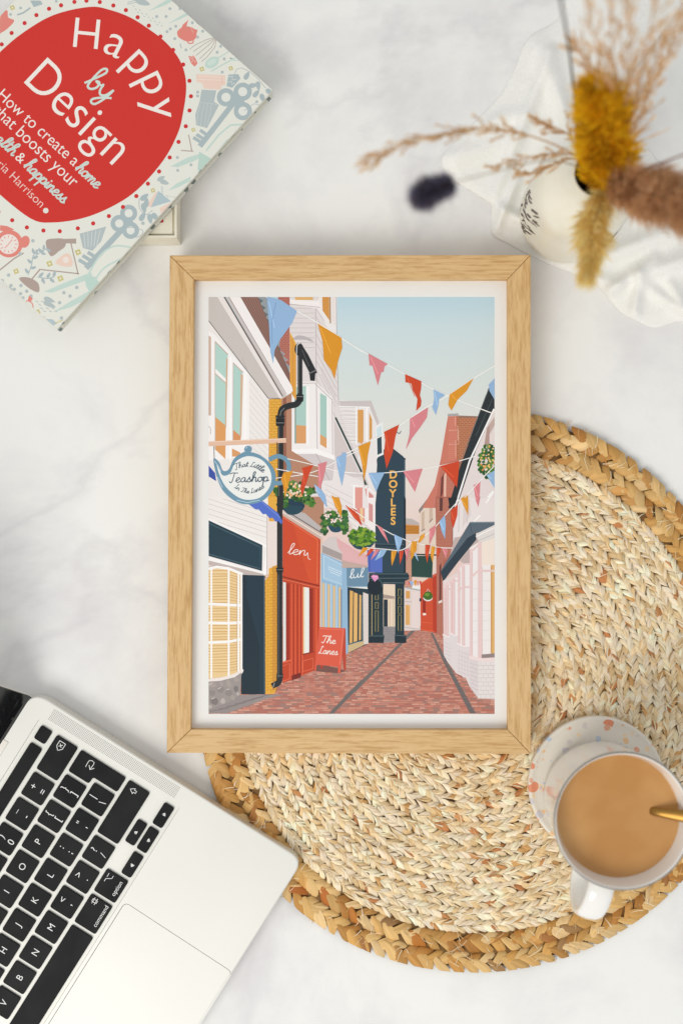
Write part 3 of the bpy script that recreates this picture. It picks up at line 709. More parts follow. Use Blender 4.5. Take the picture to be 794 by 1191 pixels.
# left wall of the near house
PT.poly([(50, 165), (344, 552), (344, 1090), (50, 1090)], (240, 234, 230)); PT.lines([[(246, 470 + i * 34), (344, 600 + i * 30)] for i in range(12)], 2, (212, 204, 202))
PT.poly([(48, 62), (96, 62), (425, 545), (410, 558), (342, 556), (50, 176)], (204, 196, 190)); PT.poly([(94, 62), (126, 62), (416, 548), (400, 560)], (236, 228, 224)); PT.line([(128, 62), (412, 546)], 7, (110, 98, 94)); PT.line([(50, 176), (342, 556), (400, 558)], 4, (120, 110, 108)); PT.poly([(136, 62), (150, 62), (430, 540), (418, 552)], (206, 196, 192)); PT.poly([(150, 62), (206, 62), (458, 500), (462, 520), (445, 535), (428, 540)], (246, 240, 238)); PT.line([(152, 64), (430, 536)], 3, (150, 140, 138)); PT.line([(216, 360), (240, 420)], 3, (190, 180, 178))
# big window
PT.poly([(50, 225), (84, 250), (250, 440), (250, 840), (50, 860)], (248, 244, 242))
PT.poly([(50, 250), (64, 258), (64, 640), (50, 640)], (206, 176, 156)); PT.poly([(84, 282), (146, 345), (140, 465), (84, 410)], (182, 214, 204)); PT.poly([(84, 440), (142, 490), (138, 700), (84, 650)], (182, 214, 204)); PT.poly([(84, 646), (136, 690), (134, 852), (84, 805)], (224, 160, 98)); PT.poly([(172, 385), (218, 430), (210, 745), (170, 712)], (180, 212, 202)); PT.poly([(170, 708), (210, 742), (206, 775), (168, 775)], (220, 150, 96)); PT.poly([(166, 800), (206, 820), (206, 840), (166, 840)], (222, 160, 104))
PT.lines([[(84, 282), (84, 806)], [(172, 385), (170, 775)]], 4, (204, 190, 184)); PT.lines([[(84, 280), (146, 343)], [(172, 384), (219, 430)], [(84, 436), (142, 488)]], 5, (200, 178, 162)); PT.poly([(138, 360), (146, 366), (138, 700), (132, 696)], (212, 178, 148)); PT.poly([(208, 436), (220, 444), (212, 742), (204, 740)], (214, 180, 150))
PT.lines([[(160, 360), (158, 860)], [(232, 430), (230, 800)]], 8, (254, 250, 248)); PT.line([(50, 690), (62, 700), (62, 730)], 4, (200, 186, 180))
# ground floor left
tile(T3)
PT.poly([(50, -10), (345, -10), (345, 368), (320, 378), (50, 310)], (242, 236, 232)); PT.lines([[(50, 24 + i * 25), (340, 116 + i * 25)] for i in range(4)] + [[(50, 0), (330, 92)], [(120, 0), (340, 70)]], 2, (196, 186, 184)); PT.poly([(336, 60), (384, 110), (384, 330), (336, 372)], (236, 222, 216)); PT.line([(336, 60), (336, 370)], 3, (190, 176, 172))
PT.poly([(50, 60), (50, 92), (334, 225), (334, 240), (50, 106)], (250, 246, 244))
PT.poly([(50, 104), (314, 226), (312, 352), (50, 278)], (30, 60, 74)); PT.line([(50, 118), (304, 236), (302, 340), (50, 268)], 2.5, (86, 112, 124)); PT.poly([(50, 282), (318, 358), (334, 240), (334, 362), (320, 380), (50, 312)], (250, 246, 244)); PT.line([(50, 312), (320, 380)], 3, (178, 168, 166))
PT.poly([(345, 375), (345, 340), (388, 322), (388, 900), (372, 950), (322, 952), (326, 400)], (232, 172, 62)); bricks(328, 372, 386, 935, 14, 26, (200, 140, 44), 1.7, -.1); PT.poly([(362, 330), (388, 322), (388, 900), (362, 940)], (214, 152, 56)); bricks(362, 340, 387, 930, 14, 20, (186, 124, 40), 1.5)
PT.poly([(385, 0), (386, -10), (340, -10), (345, 110), (385, 110)], (230, 172, 66))
PT.poly([(50, 330), (130, 330), (216, 362), (216, 840), (130, 880), (50, 890)], (206, 196, 190)); PT.poly([(50, 320), (216, 366), (216, 376), (326, 378), (318, 366), (50, 300)], (196, 182, 176))
PT.poly([(216, 370), (326, 374), (328, 952), (210, 952)], (26, 52, 66)); PT.poly([(216, 372), (232, 372), (236, 470), (260, 560), (300, 720), (300, 952), (210, 952)], (20, 42, 54)); PT.line([(322, 380), (324, 950)], 3, (92, 112, 124))
# bow window
PT.poly([(50, 340), (90, 332), (140, 336), (208, 364), (208, 840), (140, 866), (50, 876)], (236, 204, 150))
PT.lines([[(50, 352 + i * 14), (140, 350 + i * 14 + random.uniform(-3, 3)), (206, 372 + i * 13)] for i in range(36)], 3, (206, 160, 98)); PT.lines([[(50, 358 + i * 28), (140, 357 + i * 28)] for i in range(18)], 2.4, (246, 222, 176))
PT.lines([[(66, 338), (66, 872)], [(150, 340), (150, 864)], [(198, 360), (198, 846)], [(212, 364), (212, 840)]], 9, (250, 247, 245)); PT.lines([[(50, 512), (150, 516), (212, 520)], [(50, 604), (150, 606), (212, 602)], [(50, 700), (150, 696), (212, 684)], [(50, 342), (92, 332), (150, 340), (214, 366)]], 13, (250, 247, 245))
PT.smooth([(50, 880), (120, 868), (180, 850), (216, 828), (218, 846), (180, 876), (110, 892), (50, 900)], (240, 230, 224)); PT.lines([[(190, 375), (190, 840)]], 2, (190, 170, 150))
PT.poly([(50, 890), (110, 886), (180, 868), (212, 845), (206, 955), (150, 990), (50, 1030)], (158, 148, 144))
PT.up()
for (x, y, r1, r2) in [(70, 905, 22, 14), (110, 930, 20, 18), (70, 945, 18, 16), (150, 900, 20, 14), (188, 880, 16, 14), (150, 945, 18, 20), (186, 925, 14, 18), (80, 985, 24, 20), (122, 985, 16, 14), (60, 1012, 12, 10), (170, 968, 16, 10), (195, 950, 9, 8), (115, 900, 14, 8)]: PT.ell(x, y, r1 * .9, r2 * .9, random.choice([(186, 176, 170), (146, 136, 132), (170, 158, 152), (128, 120, 118)]), random.uniform(0, 90), 9, False, .12)
PT.lines([[(56, 905), (70, 896)], [(98, 925), (112, 918)], [(140, 930), (152, 926)], [(66, 975), (82, 968)]], 4, (206, 198, 192))
# red shop
PT.poly([(412, 75), (596, 190), (596, 780), (560, 838), (412, 898)], (196, 68, 36)); PT.poly([(416, 84), (588, 196), (586, 418), (416, 376)], (214, 82, 44)); PT.poly([(416, 84), (460, 112), (540, 400), (416, 376)], (206, 74, 40)); PT.line([(416, 92), (582, 200), (580, 410)], 2.6, (238, 128, 92)); PT.line([(414, 380), (588, 424)], 7, (150, 44, 24)); PT.line([(414, 392), (588, 434)], 2, (240, 140, 100))
PT.poly([(414, 405), (428, 408), (428, 785), (414, 795)], (226, 226, 222)); PT.poly([(428, 410), (446, 412), (446, 795), (428, 785)], (160, 46, 26)); PT.lines([[(456, 415), (456, 880)], [(474, 418), (474, 870)], [(494, 424), (494, 865)], [(508, 428), (508, 860)]], 5, (226, 96, 58)); PT.lines([[(465, 416), (465, 875)], [(484, 420), (484, 868)], [(500, 424), (500, 862)]], 4, (158, 46, 26)); PT.poly([(512, 430), (520, 430), (520, 750), (512, 755)], (236, 214, 170)); PT.poly([(520, 430), (541, 434), (541, 748), (520, 755)], (236, 236, 232)); PT.poly([(541, 434), (560, 438), (560, 740), (541, 748)], (150, 42, 24)); PT.line([(576, 440), (576, 800)], 7, (222, 92, 52))
PT.line([(510, 758), (562, 745)], 6, (140, 40, 24)); PT.line([(510, 790), (560, 776), (560, 826), (510, 842), (510, 790)], 3, (236, 120, 86)); PT.poly([(456, 860), (500, 846), (500, 870), (456, 884)], (120, 34, 22)); PT.line([(414, 812), (446, 802), (446, 876), (414, 888)], 3, (236, 120, 86)); PT.line([(414, 796), (452, 786)], 6, (232, 110, 72))
PT.script('len', (436, 268), (526, 276), 3.4, (250, 240, 232), .65); PT.line([(526, 276), (534, 262), (536, 288), (546, 296)], 3, (250, 240, 232), sm=True)
PT.poly([(414, 60), (596, 170), (602, 186), (598, 200), (414, 84)], (206, 180, 166)); PT.line([(414, 66), (600, 182)], 4, (244, 234, 228)); PT.poly([(596, 185), (606, 190), (600, 640), (592, 640)], (222, 196, 176))
tile(T3); PT.poly([(500, -10), (612, -10), (612, 160), (540, 110), (490, 70)], (182, 134, 108)); PT.poly([(430, 50), (520, 70), (600, 140), (600, 170), (500, 110), (430, 76)], (190, 182, 180)); PT.line([(440, 66), (604, 168)], 5, (110, 100, 98))
# blue shop
PT.poly([(600, 262), (728, 320), (730, 750), (716, 756), (716, 650), (600, 640)], (150, 184, 212)); PT.poly([(606, 270), (716, 325), (716, 430), (606, 392)], (166, 198, 222)); PT.line([(612, 276), (712, 330), (712, 420), (612, 386), (612, 276)], 2.2, (214, 230, 240)); PT.lines([[(632, 330), (700, 358)], [(634, 342), (698, 368)], [(642, 356), (690, 376)]], 2.2, (236, 244, 248))
for x in (604, 630, 656, 684): PT.poly([(x, 408 + (x - 604) * .25), (x + 12, 412 + (x - 604) * .25), (x + 12, 640), (x, 640)], (222, 190, 142))
PT.lines([[(622, 410), (622, 630)], [(648, 415), (648, 630)], [(674, 420), (674, 640)], [(712, 430), (712, 740)]], 5, (188, 212, 230)); PT.poly([(694, 440), (712, 446), (712, 660), (694, 640)], (120, 140, 160))
tile(T4); PT.poly([(-10, 320), (16, 332), (18, 740), (12, 760), (-10, 640)], (150, 184, 212))
# second shop: slate sign and amber windows
PT.poly([(16, 430), (120, 440), (118, 706), (20, 752)], (30, 54, 66)); PT.poly([(28, 446), (44, 450), (40, 702), (26, 706)], (222, 172, 100)); PT.poly([(48, 455), (66, 462), (64, 692), (46, 698)], (228, 180, 110)); PT.poly([(74, 466), (84, 470), (82, 686), (72, 690)], (222, 176, 110)); PT.poly([(92, 455), (118, 465), (118, 706), (94, 710)], (222, 212, 204)); PT.poly([(20, 712), (96, 690), (96, 712), (20, 750)], (206, 180, 134)); PT.line([(20, 706), (92, 692)], 3, (106, 130, 138)); PT.line([(90, 470), (90, 690)], 2.5, (150, 170, 176))
PT.poly([(12, 332), (118, 332), (118, 430), (14, 430)], (108, 142, 166)); PT.line([(14, 428), (118, 428)], 4, (150, 178, 196)); PT.script('lul', (26, 388), (94, 380), 3.4, (246, 248, 248), .6)
# grey canopy and pink canopy
tile(T3); PT.poly([(600, 222), (640, 186), (676, 186), (700, 230), (734, 306), (700, 300), (604, 258)], (214, 202, 200)); PT.poly([(604, 226), (700, 268), (740, 308), (720, 310), (604, 262)], (168, 156, 154)); PT.poly([(672, 186), (794, 262), (870, 300), (870, 320), (794, 326), (776, 300), (768, 308), (754, 288), (744, 296), (730, 272), (718, 278), (706, 254), (694, 256), (680, 232)], (226, 176, 176)); PT.line([(676, 190), (790, 262)], 3, (240, 206, 206)); PT.poly([(728, 310), (836, 300), (836, 330), (728, 332)], (198, 176, 162))
tile(T4); PT.poly([(-10, 225), (30, 245), (116, 310), (112, 328), (20, 308), (-10, 300)], (226, 178, 178)); PT.poly([(-10, 300), (20, 308), (110, 326), (108, 336), (-10, 336)], (196, 170, 158))
# blue square flag + round black sign
PT.poly([(112, 250), (186, 262), (186, 360), (118, 358)], (86, 110, 190)); PT.line([(124, 262), (124, 352)], 4, (60, 80, 160)); PT.ell(151, 428, 38, 42, (16, 34, 44)); PT.line([(134, 398), (156, 390), (180, 404), (184, 428)], 3, (80, 110, 118), sm=True); PT.poly([(130, 378), (142, 370), (164, 374), (168, 386), (149, 404)], (230, 150, 196)); PT.line([(142, 378), (160, 380)], 3, (246, 196, 222))
# A-board
tile(T3)
PT.poly([(560, 838), (586, 800), (718, 836), (690, 850)], (120, 82, 74)); PT.poly([(704, 630), (718, 632), (720, 834), (710, 836), (698, 740)], (188, 70, 48)); PT.poly([(590, 624), (714, 630), (692, 850), (680, 850), (682, 818), (578, 808), (574, 836), (566, 838)], (222, 92, 68)); PT.line([(594, 632), (706, 638), (690, 808)], 2.5, (240, 140, 116)); PT.poly([(596, 810), (608, 812), (606, 828), (596, 826)], (180, 60, 42))
PT.script('The', (600, 700), (668, 706), 3.6, (250, 236, 226), .75); PT.script('Lanes', (586, 752), (678, 760), 3.4, (250, 236, 226), .9)
# hanging baskets left
tile(T1); PT.smooth([(394, 1020), (480, 1040), (520, 1080), (480, 1110), (420, 1100)], (28, 58, 78)); foliage(470, 1010, 92, 42, GR, [(240, 214, 190), (236, 176, 120), (244, 226, 214)], 120, 15)
tile(T3); PT.smooth([(412, 36), (512, 40), (490, 72), (440, 76)], (34, 70, 84)); foliage(412, 22, 22, 26, GR, None, 30, 13); foliage(540, 18, 26, 20, GR, None, 24, 13)
PT.smooth([(634, 118), (706, 112), (702, 150), (676, 164), (646, 156)], (34, 74, 92)); foliage(664, 96, 62, 32, GR, [(246, 226, 220), (240, 200, 190)], 90, 13); foliage(614, 140, 14, 40, GR, None, 24, 11); foliage(714, 140, 14, 30, GR, None, 24, 11)
tile(T4); PT.smooth([(28, 190), (150, 190), (130, 236), (80, 248), (44, 232)], (36, 72, 84)); foliage(86, 188, 62, 40, [(74, 124, 30), (104, 148, 36), (52, 98, 34), (136, 168, 52)], None, 110, 14); foliage(2, 110, 14, 60, GR, None, 30, 12)
# drain pipe
tile(T1)
DK = (38, 40, 42)
PT.line([(402, 1090), (402, 660)], 27, DK); PT.line([(394, 1090), (394, 690)], 3, (104, 108, 110)); PT.poly([(378, 640), (422, 640), (420, 690), (380, 690)], (26, 28, 30)); PT.lines([[(380, 652), (420, 652)], [(382, 676), (418, 676)]], 2.5, (150, 150, 150))
PT.line([(402, 650), (408, 612), (440, 594), (480, 584), (496, 560)], 30, DK, sm=True); PT.line([(496, 566), (496, 320)], 24, DK); PT.line([(490, 304), (520, 350), (560, 430)], 34, DK); PT.ell(492, 318, 22, 30, DK); PT.poly([(478, 538), (514, 538), (512, 572), (480, 572)], (26, 28, 30)); PT.lines([[(480, 548), (512, 548)], [(400, 640), (404, 620), (420, 604)], [(488, 350), (488, 530)]], 2.5, (150, 150, 150)); PT.line([(480, 340), (482, 300), (496, 288)], 4, (220, 220, 220), sm=True); PT.poly([(542, 436), (572, 424), (568, 472), (546, 470)], (30, 32, 34)); PT.line([(540, 436), (574, 420)], 5, (120, 120, 120)); PT.line([(506, 320), (540, 400)], 3, (90, 92, 94))
tile(T3)
PT.line([(398, 860), (398, -5)], 26, DK); PT.poly([(380, 336), (416, 336), (414, 358), (382, 358)], (24, 26, 28)); PT.poly([(382, 852), (414, 852), (414, 872), (382, 872)], (24, 26, 28)); PT.line([(398, 868), (392, 894), (368, 908)], 28, DK, sm=True); PT.line([(392, 870), (392, 370)], 2.4, (110, 110, 112)); PT.lines([[(382, 346), (416, 346)], [(382, 862), (414, 862)]], 2, (140, 140, 140)); PT.line([(366, 918), (372, 896)], 3, (170, 170, 170))
# blue awning corner under the teapot
PT.poly([(150, -10), (300, 0), (390, 70), (412, 112), (404, 124), (390, 108), (378, 112), (362, 92), (350, 96), (330, 74), (316, 76), (296, 52), (280, 52), (240, 22)], (84, 112, 200)); PT.line([(300, 6), (400, 92)], 3, (126, 150, 224)); tile(T1); PT.poly([(50, 880), (84, 920), (90, 960), (50, 935)], (62, 84, 168))
# beam and teapot sign
PT.poly([(50, 766), (428, 750), (430, 772), (50, 790)], (230, 192, 166)); PT.line([(50, 768), (428, 753)], 4, (244, 214, 190)); PT.lines([[(78, 790), (80, 850)], [(384, 770), (384, 830)]], 3, (60, 58, 58))
TB = (112, 152, 174)
PT.line([(352, 852), (392, 838), (436, 862), (440, 920), (410, 965), (366, 968)], 22, TB, sm=True)
PT.smooth([(76, 850), (104, 868), (122, 908), (150, 902), (176, 850), (222, 818), (246, 816), (300, 832), (350, 872), (378, 930), (366, 1000), (310, 1058), (230, 1072), (170, 1050), (118, 1000), (90, 930)], TB)
PT.ell(244, 804, 19, 17, TB); PT.smooth([(92, 880), (106, 906), (122, 932), (156, 922), (184, 866), (240, 838), (304, 852), (344, 894), (358, 944), (344, 996), (300, 1040), (236, 1050), (184, 1030), (134, 984), (106, 930)], (240, 240, 236))
PT.lines([[(82, 862), (98, 884), (112, 912)], [(232, 800), (240, 794)], [(96, 940), (120, 990)], [(190, 1052), (240, 1064), (300, 1052)]], 3, (196, 216, 228))
IN = (58, 84, 102)
PT.script('That Little', (182, 906), (316, 918), 3.0, IN, .75, arc=24); PT.script('Teashop', (152, 966), (342, 960), 4.2, IN, .8); PT.script('In The Lanes', (176, 990), (322, 990), 2.8, IN, .75, arc=-28)
# ---- bunting
BL, OR_, RD, PKF = (150, 184, 220), (222, 150, 36), (206, 70, 34), (218, 132, 138)
WHL = (246, 244, 240)
PT.line([(330, 62), (480, 132), (594, 196), (700, 265), (800, 330)], 5, WHL, sm=True)
PT.line([(380, 945), (560, 915), (740, 830), (830, 790)], 4, WHL, sm=True); PT.line([(380, 900), (490, 920), (600, 940)], 4, WHL); PT.line([(436, 850), (560, 880), (700, 915), (800, 920)], 4, WHL, sm=True)
def flag(pts, c, hl=None):
    PT.poly(pts, c)
    L = tuple(min(255, x + 34) for x in c)
    p = pts; a = Vector(p[0]); b = Vector(p[1]); z_ = Vector(p[len(p) // 2 + 1] if len(p) > 4 else p[-1])
    c_ = (a + b + z_) / 3
    PT.line([tuple(a.lerp(c_, .25)), tuple(c_.lerp(z_, .35))], 3, L)
flag([(336, 62), (404, 78), (482, 132), (458, 190), (400, 270), (374, 320), (366, 388), (352, 330), (346, 200)], BL); PT.line([(380, 90), (360, 190), (362, 290)], 3, (120, 156, 200), sm=True)
flag([(582, 192), (698, 262), (702, 310), (680, 380), (664, 462), (648, 420), (612, 370), (606, 280)], OR_)
flag([(416, 918), (462, 908), (446, 950), (434, 1000), (424, 1042), (414, 980), (404, 950)], OR_); flag([(505, 895), (560, 880), (540, 930), (524, 980), (506, 1032), (498, 990), (512, 930)], RD); flag([(584, 876), (628, 864), (612, 940), (594, 1000), (584, 1020), (584, 950)], PKF); flag([(672, 845), (722, 820), (716, 900), (700, 984), (686, 930), (676, 880)], BL)
flag([(564, 972), (600, 1000), (620, 1030), (628, 1090), (594, 1040), (580, 1020)], BL); flag([(648, 1028), (690, 1050), (700, 1110), (670, 1090)], OR_)
PT.poly([(782, 800), (800, 786), (800, 850), (784, 820)], OR_)
tile(T2)
PT.line([(-5, 270), (120, 345), (300, 440), (440, 515), (560, 568), (722, 630)], 5, WHL, sm=True); PT.line([(735, 396), (620, 465), (500, 545), (400, 600), (260, 695), (130, 765), (0, 830)], 5, WHL, sm=True); PT.line([(-5, 914), (120, 922), (280, 912), (470, 884), (640, 838)], 4, WHL, sm=True)
flag([(118, 338), (212, 390), (196, 402), (192, 428), (180, 430), (164, 494), (144, 420), (138, 398), (124, 396)], PKF); flag([(296, 438), (376, 474), (374, 510), (368, 540), (376, 570), (372, 596), (350, 618), (356, 560), (334, 516), (326, 484), (298, 478)], RD); flag([(434, 512), (492, 540), (462, 560), (458, 590), (446, 638), (428, 600), (438, 560)], BL); flag([(512, 538), (630, 458), (596, 520), (552, 562), (522, 616), (506, 590)], OR_)
flag([(320, 655), (408, 600), (402, 650), (368, 700), (330, 750), (300, 806), (318, 730)], PKF); flag([(194, 720), (268, 684), (250, 740), (236, 820), (206, 900), (194, 830), (200, 760)], RD); flag([(68, 790), (130, 764), (116, 830), (108, 900), (96, 964), (88, 880)], OR_); PT.line([(256, 720), (268, 728), (276, 716)], 3, (40, 60, 70), sm=True)
flag([(118, 920), (198, 916), (176, 960), (156, 1012), (138, 970)], BL); flag([(286, 912), (382, 898), (364, 950), (344, 1012), (312, 958)], PKF); flag([(466, 886), (558, 860), (556, 920), (548, 990), (508, 936)], RD); PT.poly([(735, 455), (735, 570), (706, 520), (702, 490)], BL); PT.poly([(-10, 820), (12, 822), (8, 880), (0, 930), (-10, 940)], BL)
flag([(628, 980), (662, 960), (660, 1010), (652, 1082), (636, 1030)], PKF); flag([(692, 930), (735, 905), (735, 1000), (716, 970)], BL); flag([(568, 1044), (602, 1020), (600, 1092), (580, 1080)], OR_)
PT.line([(540, 1090), (640, 980), (735, 880)], 4, WHL, sm=True); PT.line([(700, 1036), (724, 1008)], 9, (250, 250, 248))
tile(T3); flag([(650, -10), (686, -6), (700, 40), (696, 96), (676, 50)], OR_); flag([(716, 30), (770, 56), (800, 130), (760, 96)], RD)
tile(T4)
PT.line([(0, 22), (60, 66), (150, 125), (240, 176), (330, 212)], 4, WHL, sm=True); PT.line([(330, 212), (420, 160), (500, 70), (560, 5)], 4, WHL, sm=True); PT.line([(110, 238), (200, 246), (280, 250), (330, 212)], 4, WHL, sm=True); PT.line([(330, 212), (400, 226), (470, 238), (526, 240)], 4, WHL, sm=True)
flag([(6, 30), (54, 62), (72, 90), (84, 134), (50, 86)], RD); flag([(156, 124), (186, 142), (204, 180), (218, 220), (184, 172)], PKF); flag([(242, 172), (284, 192), (278, 220), (262, 266), (250, 220)], BL); flag([(328, 208), (354, 206), (352, 250), (326, 300), (322, 250)], OR_); flag([(392, 166), (392, 184), (376, 206), (358, 220), (368, 184)], OR_); flag([(414, 150), (446, 126), (440, 170), (414, 224)], PKF); flag([(462, 110), (490, 80), (494, 130), (490, 196), (474, 160)], BL); flag([(518, 60), (552, 26), (550, 80), (530, 146), (520, 110)], RD); flag([(566, 0), (602, -10), (604, 40), (602, 80), (584, 40)], OR_); flag([(636, -10), (662, -10), (652, 40), (642, 14)], PKF)
flag([(92, 236), (120, 240), (96, 262), (68, 284)], OR_); flag([(126, 242), (148, 244), (128, 268), (104, 284)], RD); flag([(152, 246), (174, 248), (152, 276), (128, 300)], PKF); flag([(176, 248), (208, 250), (190, 280), (148, 302)], BL); flag([(230, 254), (256, 254), (246, 290), (232, 328), (228, 290)], OR_); flag([(268, 256), (290, 252), (282, 290), (270, 320)], RD); flag([(294, 248), (318, 240), (312, 270), (304, 300)], PKF)
flag([(340, 262), (352, 268), (362, 306), (350, 290)], BL); flag([(394, 224), (420, 226), (412, 260), (404, 314), (394, 270)], RD); flag([(424, 230), (444, 234), (436, 270), (430, 312), (420, 276)], OR_); flag([(450, 236), (470, 238), (466, 260), (452, 294)], RD); flag([(476, 240), (500, 242), (502, 260), (494, 294)], PKF)
for i, c in enumerate([PKF, RD, BL, OR_, PKF, RD]): PT.poly([(300 + i * 13, 404 + 3 * math.sin(i)), (312 + i * 13, 402), (306 + i * 13, 428 - 4 * (i % 2))], c)
PT.poly([(318, 400), (330, 402), (324, 428)], BL); PT.poly([(338, 398), (354, 396), (348, 428)], OR_)
art = PT.build('street_print', m_print, frame)

# ------------------------------------------------------------------ the books
ZL, ZB = 0.022, 0.033
m_cream = new_mat('cream_card', rough=.6); noise_mix(m_cream, lin((232, 226, 206)), lin((240, 235, 218)), 60, 3)
m_redink = new_mat('red_ink', lin((190, 44, 40)), .5)
low = thing('box', 'shallow cream cardboard box lying under the large patterned book', 'box', W(120, 180, 0))
c = [W(x, y, ZL) for x, y in ((20, 100), (205.5, 100), (205.5, 276), (20, 276))]
mb = MB(); prism(mb, [p.xy for p in c], 0.0005, ZL - .0035, .0006); mb.build('box_base', m_cream, low)
ci = ccw([p.xy for p in c]); inn = inset(ci, .0022)
mb = MB(); prism(mb, inset(ci, .0028), ZL - .0035, ZL - .0018, .0004); mb.build('inner_panel', m_cream, low)
mb = MB(); m4 = 4; v = [(*p, ZL - .0035) for p in ci] + [(*p, ZL) for p in ci] + [(*p, ZL) for p in inset(ci, .0013)] + [(*p, ZL - .0035) for p in inset(ci, .0013)]
f = [(r * 4 + i, r * 4 + (i + 1) % 4, r * 4 + 4 + (i + 1) % 4, r * 4 + 4 + i) for r in range(3) for i in range(4)]
mb.add(v, f); mb.build('raised_edge', m_cream, low)
mb = MB(); r0 = W(186, 258, ZL - .0017); mb.add([(r0.x - .003, r0.y - .0006, ZL - .00172), (r0.x + .0022, r0.y - .0002, ZL - .00172), (r0.x + .002, r0.y + .0022, ZL - .00172)], [(0, 1, 2)]); mb.build('red_mark', m_redink, low)

book = thing('book', 'patterned hardback book with a big red cover panel and white title lettering', 'book', W(60, 120, ZL))
BCN = [(317.8, 104.3), (66.2, 383.2), (-153, 188), (98, -91)]     # right, bottom, left, top corners of the cover
BC = [W(x, y, ZB) for x, y in BCN]
m_pages = new_mat('book_pages', rough=.8); noise_mix(m_pages, lin((222, 214, 196)), lin((238, 232, 218)), 90, 2, stretch=(.1, .1, 12))
m_cover = new_mat('book_cover_board', rough=.42, spec=.4)
def cover_edges():
    m = m_cover; b = m.node_tree.nodes['Principled BSDF']; tc = N(m, 'ShaderNodeTexCoord')
    vo = N(m, 'ShaderNodeTexVoronoi', Scale=130.0); LK(m, tc.outputs['Object'], vo.inputs[0])
    r = N(m, 'ShaderNodeValToRGB'); r.color_ramp.interpolation = 'CONSTANT'
    r.color_ramp.elements[0].color = (*lin((120, 132, 128)), 1); r.color_ramp.elements[1].position = .24; r.color_ramp.elements[1].color = (*lin((214, 214, 202)), 1)
    LK(m, vo.outputs['Distance'], r.inputs[0]); LK(m, r.outputs[0], b.inputs['Base Color'])
cover_edges()
bq = ccw([p.xy for p in BC])
mb = MB(); prism(mb, inset(bq, .003), ZL + .0025, ZB - .0025); mb.build('page_block', m_pages, book)
mb = MB(); prism(mb, round_poly(bq, .0012, 3), ZL + .0002, ZL + .0025, .0004); prism(mb, round_poly(bq, .0012, 3), ZB - .0025, ZB, .0005); mb.build('cover_boards', m_cover, book)
PB = Paint(ZB + .00003)
cen = Vector((82, 146))
PB.clip = [tuple(cen + (Vector(p) - cen) * .9965) for p in BCN]
m_bprint = new_mat('printed_cover', rough=.34, spec=.45, attr=True)
PB.at(0, 0, 1)
PB.poly([(x, y) for x, y in [(320, 100), (66, 390), (-160, 188), (98, -95)]], (229, 229, 219))
random.seed(5)
TL, GY, SG, CO, BG, GD, BRN = (196, 216, 206), (180, 191, 191), (172, 186, 188), (226, 134, 122), (236, 208, 192), (206, 196, 128), (176, 158, 148)
def dots(lst, r, col):
    PB.up()
    for x, y in lst: PB.ell(x, y, r, r, col, 0, 10, False)
def leafy(x, y, L, w, rot, col): 
    c, q = math.cos(math.radians(rot)), math.sin(math.radians(rot)); P = []
    for i in range(12):
        a = 2 * math.pi * i / 12; u = L / 2 * math.cos(a); v_ = w / 2 * math.sin(a) * (1 - .35 * math.cos(a)); P.append((x + u * c - v_ * q, y + u * q + v_ * c))
    PB.poly(P, col)
def sprig(pts, col, w, Ls, n):
    PB.line(pts, w, col, sm=True); P = catmull([(a, b, 0) for a, b in pts], 6)
    for i in range(n):
        p = P[int((i + .6) / n * (len(P) - 1))]; t = P[min(len(P) - 1, int((i + .6) / n * (len(P) - 1)) + 1)] - p
        an = math.degrees(math.atan2(t.y, t.x)) + (55 if i % 2 else -55); leafy(p.x + math.cos(math.radians(an)) * Ls * .6, p.y + math.sin(math.radians(an)) * Ls * .6, Ls, Ls * .5, an, col)
def flower(x, y, s): 
    PB.up()
    for a in range(4): PB.ell(x + s * .6 * math.cos(a * 1.571 + .4), y + s * .6 * math.sin(a * 1.571 + .4), s * .5, s * .5, GD, 0, 8, False); PB.z += 0
    PB.ell(x, y, s * .35, s * .35, (236, 232, 214))
def key(C, sh0, sh1, w, teeth, r, hole):
    for i, (x, y) in enumerate(C): PB.ell(x, y, r, r, SG)
    PB.line([sh0, sh1], w, SG)
    PB.ell(sum(p[0] for p in C) / len(C), sum(p[1] for p in C) / len(C), r * .8, r * .8, SG)
    for x, y in C: PB.ell(x, y, r * hole, r * hole, (228, 229, 221))
    for a, b in teeth: PB.line([a, b], w * .62, SG)
# upper right tile, 4.41x from (150, 0)
PB.at(150, 0, 4.41)
PB.line([(-150, -20), (60, -60), (240, 0)], 2, TL); PB.poly([(100, 55), (180, 4), (240, -30), (250, -14), (190, 22)], TL); PB.poly([(195, 122), (280, 70), (330, 50), (330, 62), (262, 96)], TL); leafy(70, 8, 80, 34, 20, GY); leafy(30, -14, 60, 24, 40, GY)
PB.lines([[(20 + i * 11, 26 + (i % 3) * 9 + i * 7), (28 + i * 11, 32 + (i % 3) * 9 + i * 7)] for i in range(14)], 3, GY)
dots([(210, 42), (262, 42), (190, 82), (142, 82), (240, 132), (212, 146), (325, 114), (378, 158), (235, 196), (352, 188), (292, 254), (452, 266), (488, 300), (478, 368), (195, 160), (470, 235), (655, 520)], 8, GY)
# teapot
PB.smooth([(247, 160), (258, 148), (270, 138), (290, 132), (322, 138), (340, 156), (346, 186), (326, 206), (296, 210), (264, 196), (250, 182)], CO); PB.poly([(270, 140), (276, 124), (306, 98), (300, 112), (296, 130)], CO); PB.poly([(330, 144), (352, 152), (346, 172)], CO); PB.line([(300, 202), (304, 218), (326, 218), (330, 200)], 6, CO, sm=True); PB.line([(316, 136), (330, 166)], 2.5, (238, 190, 180))
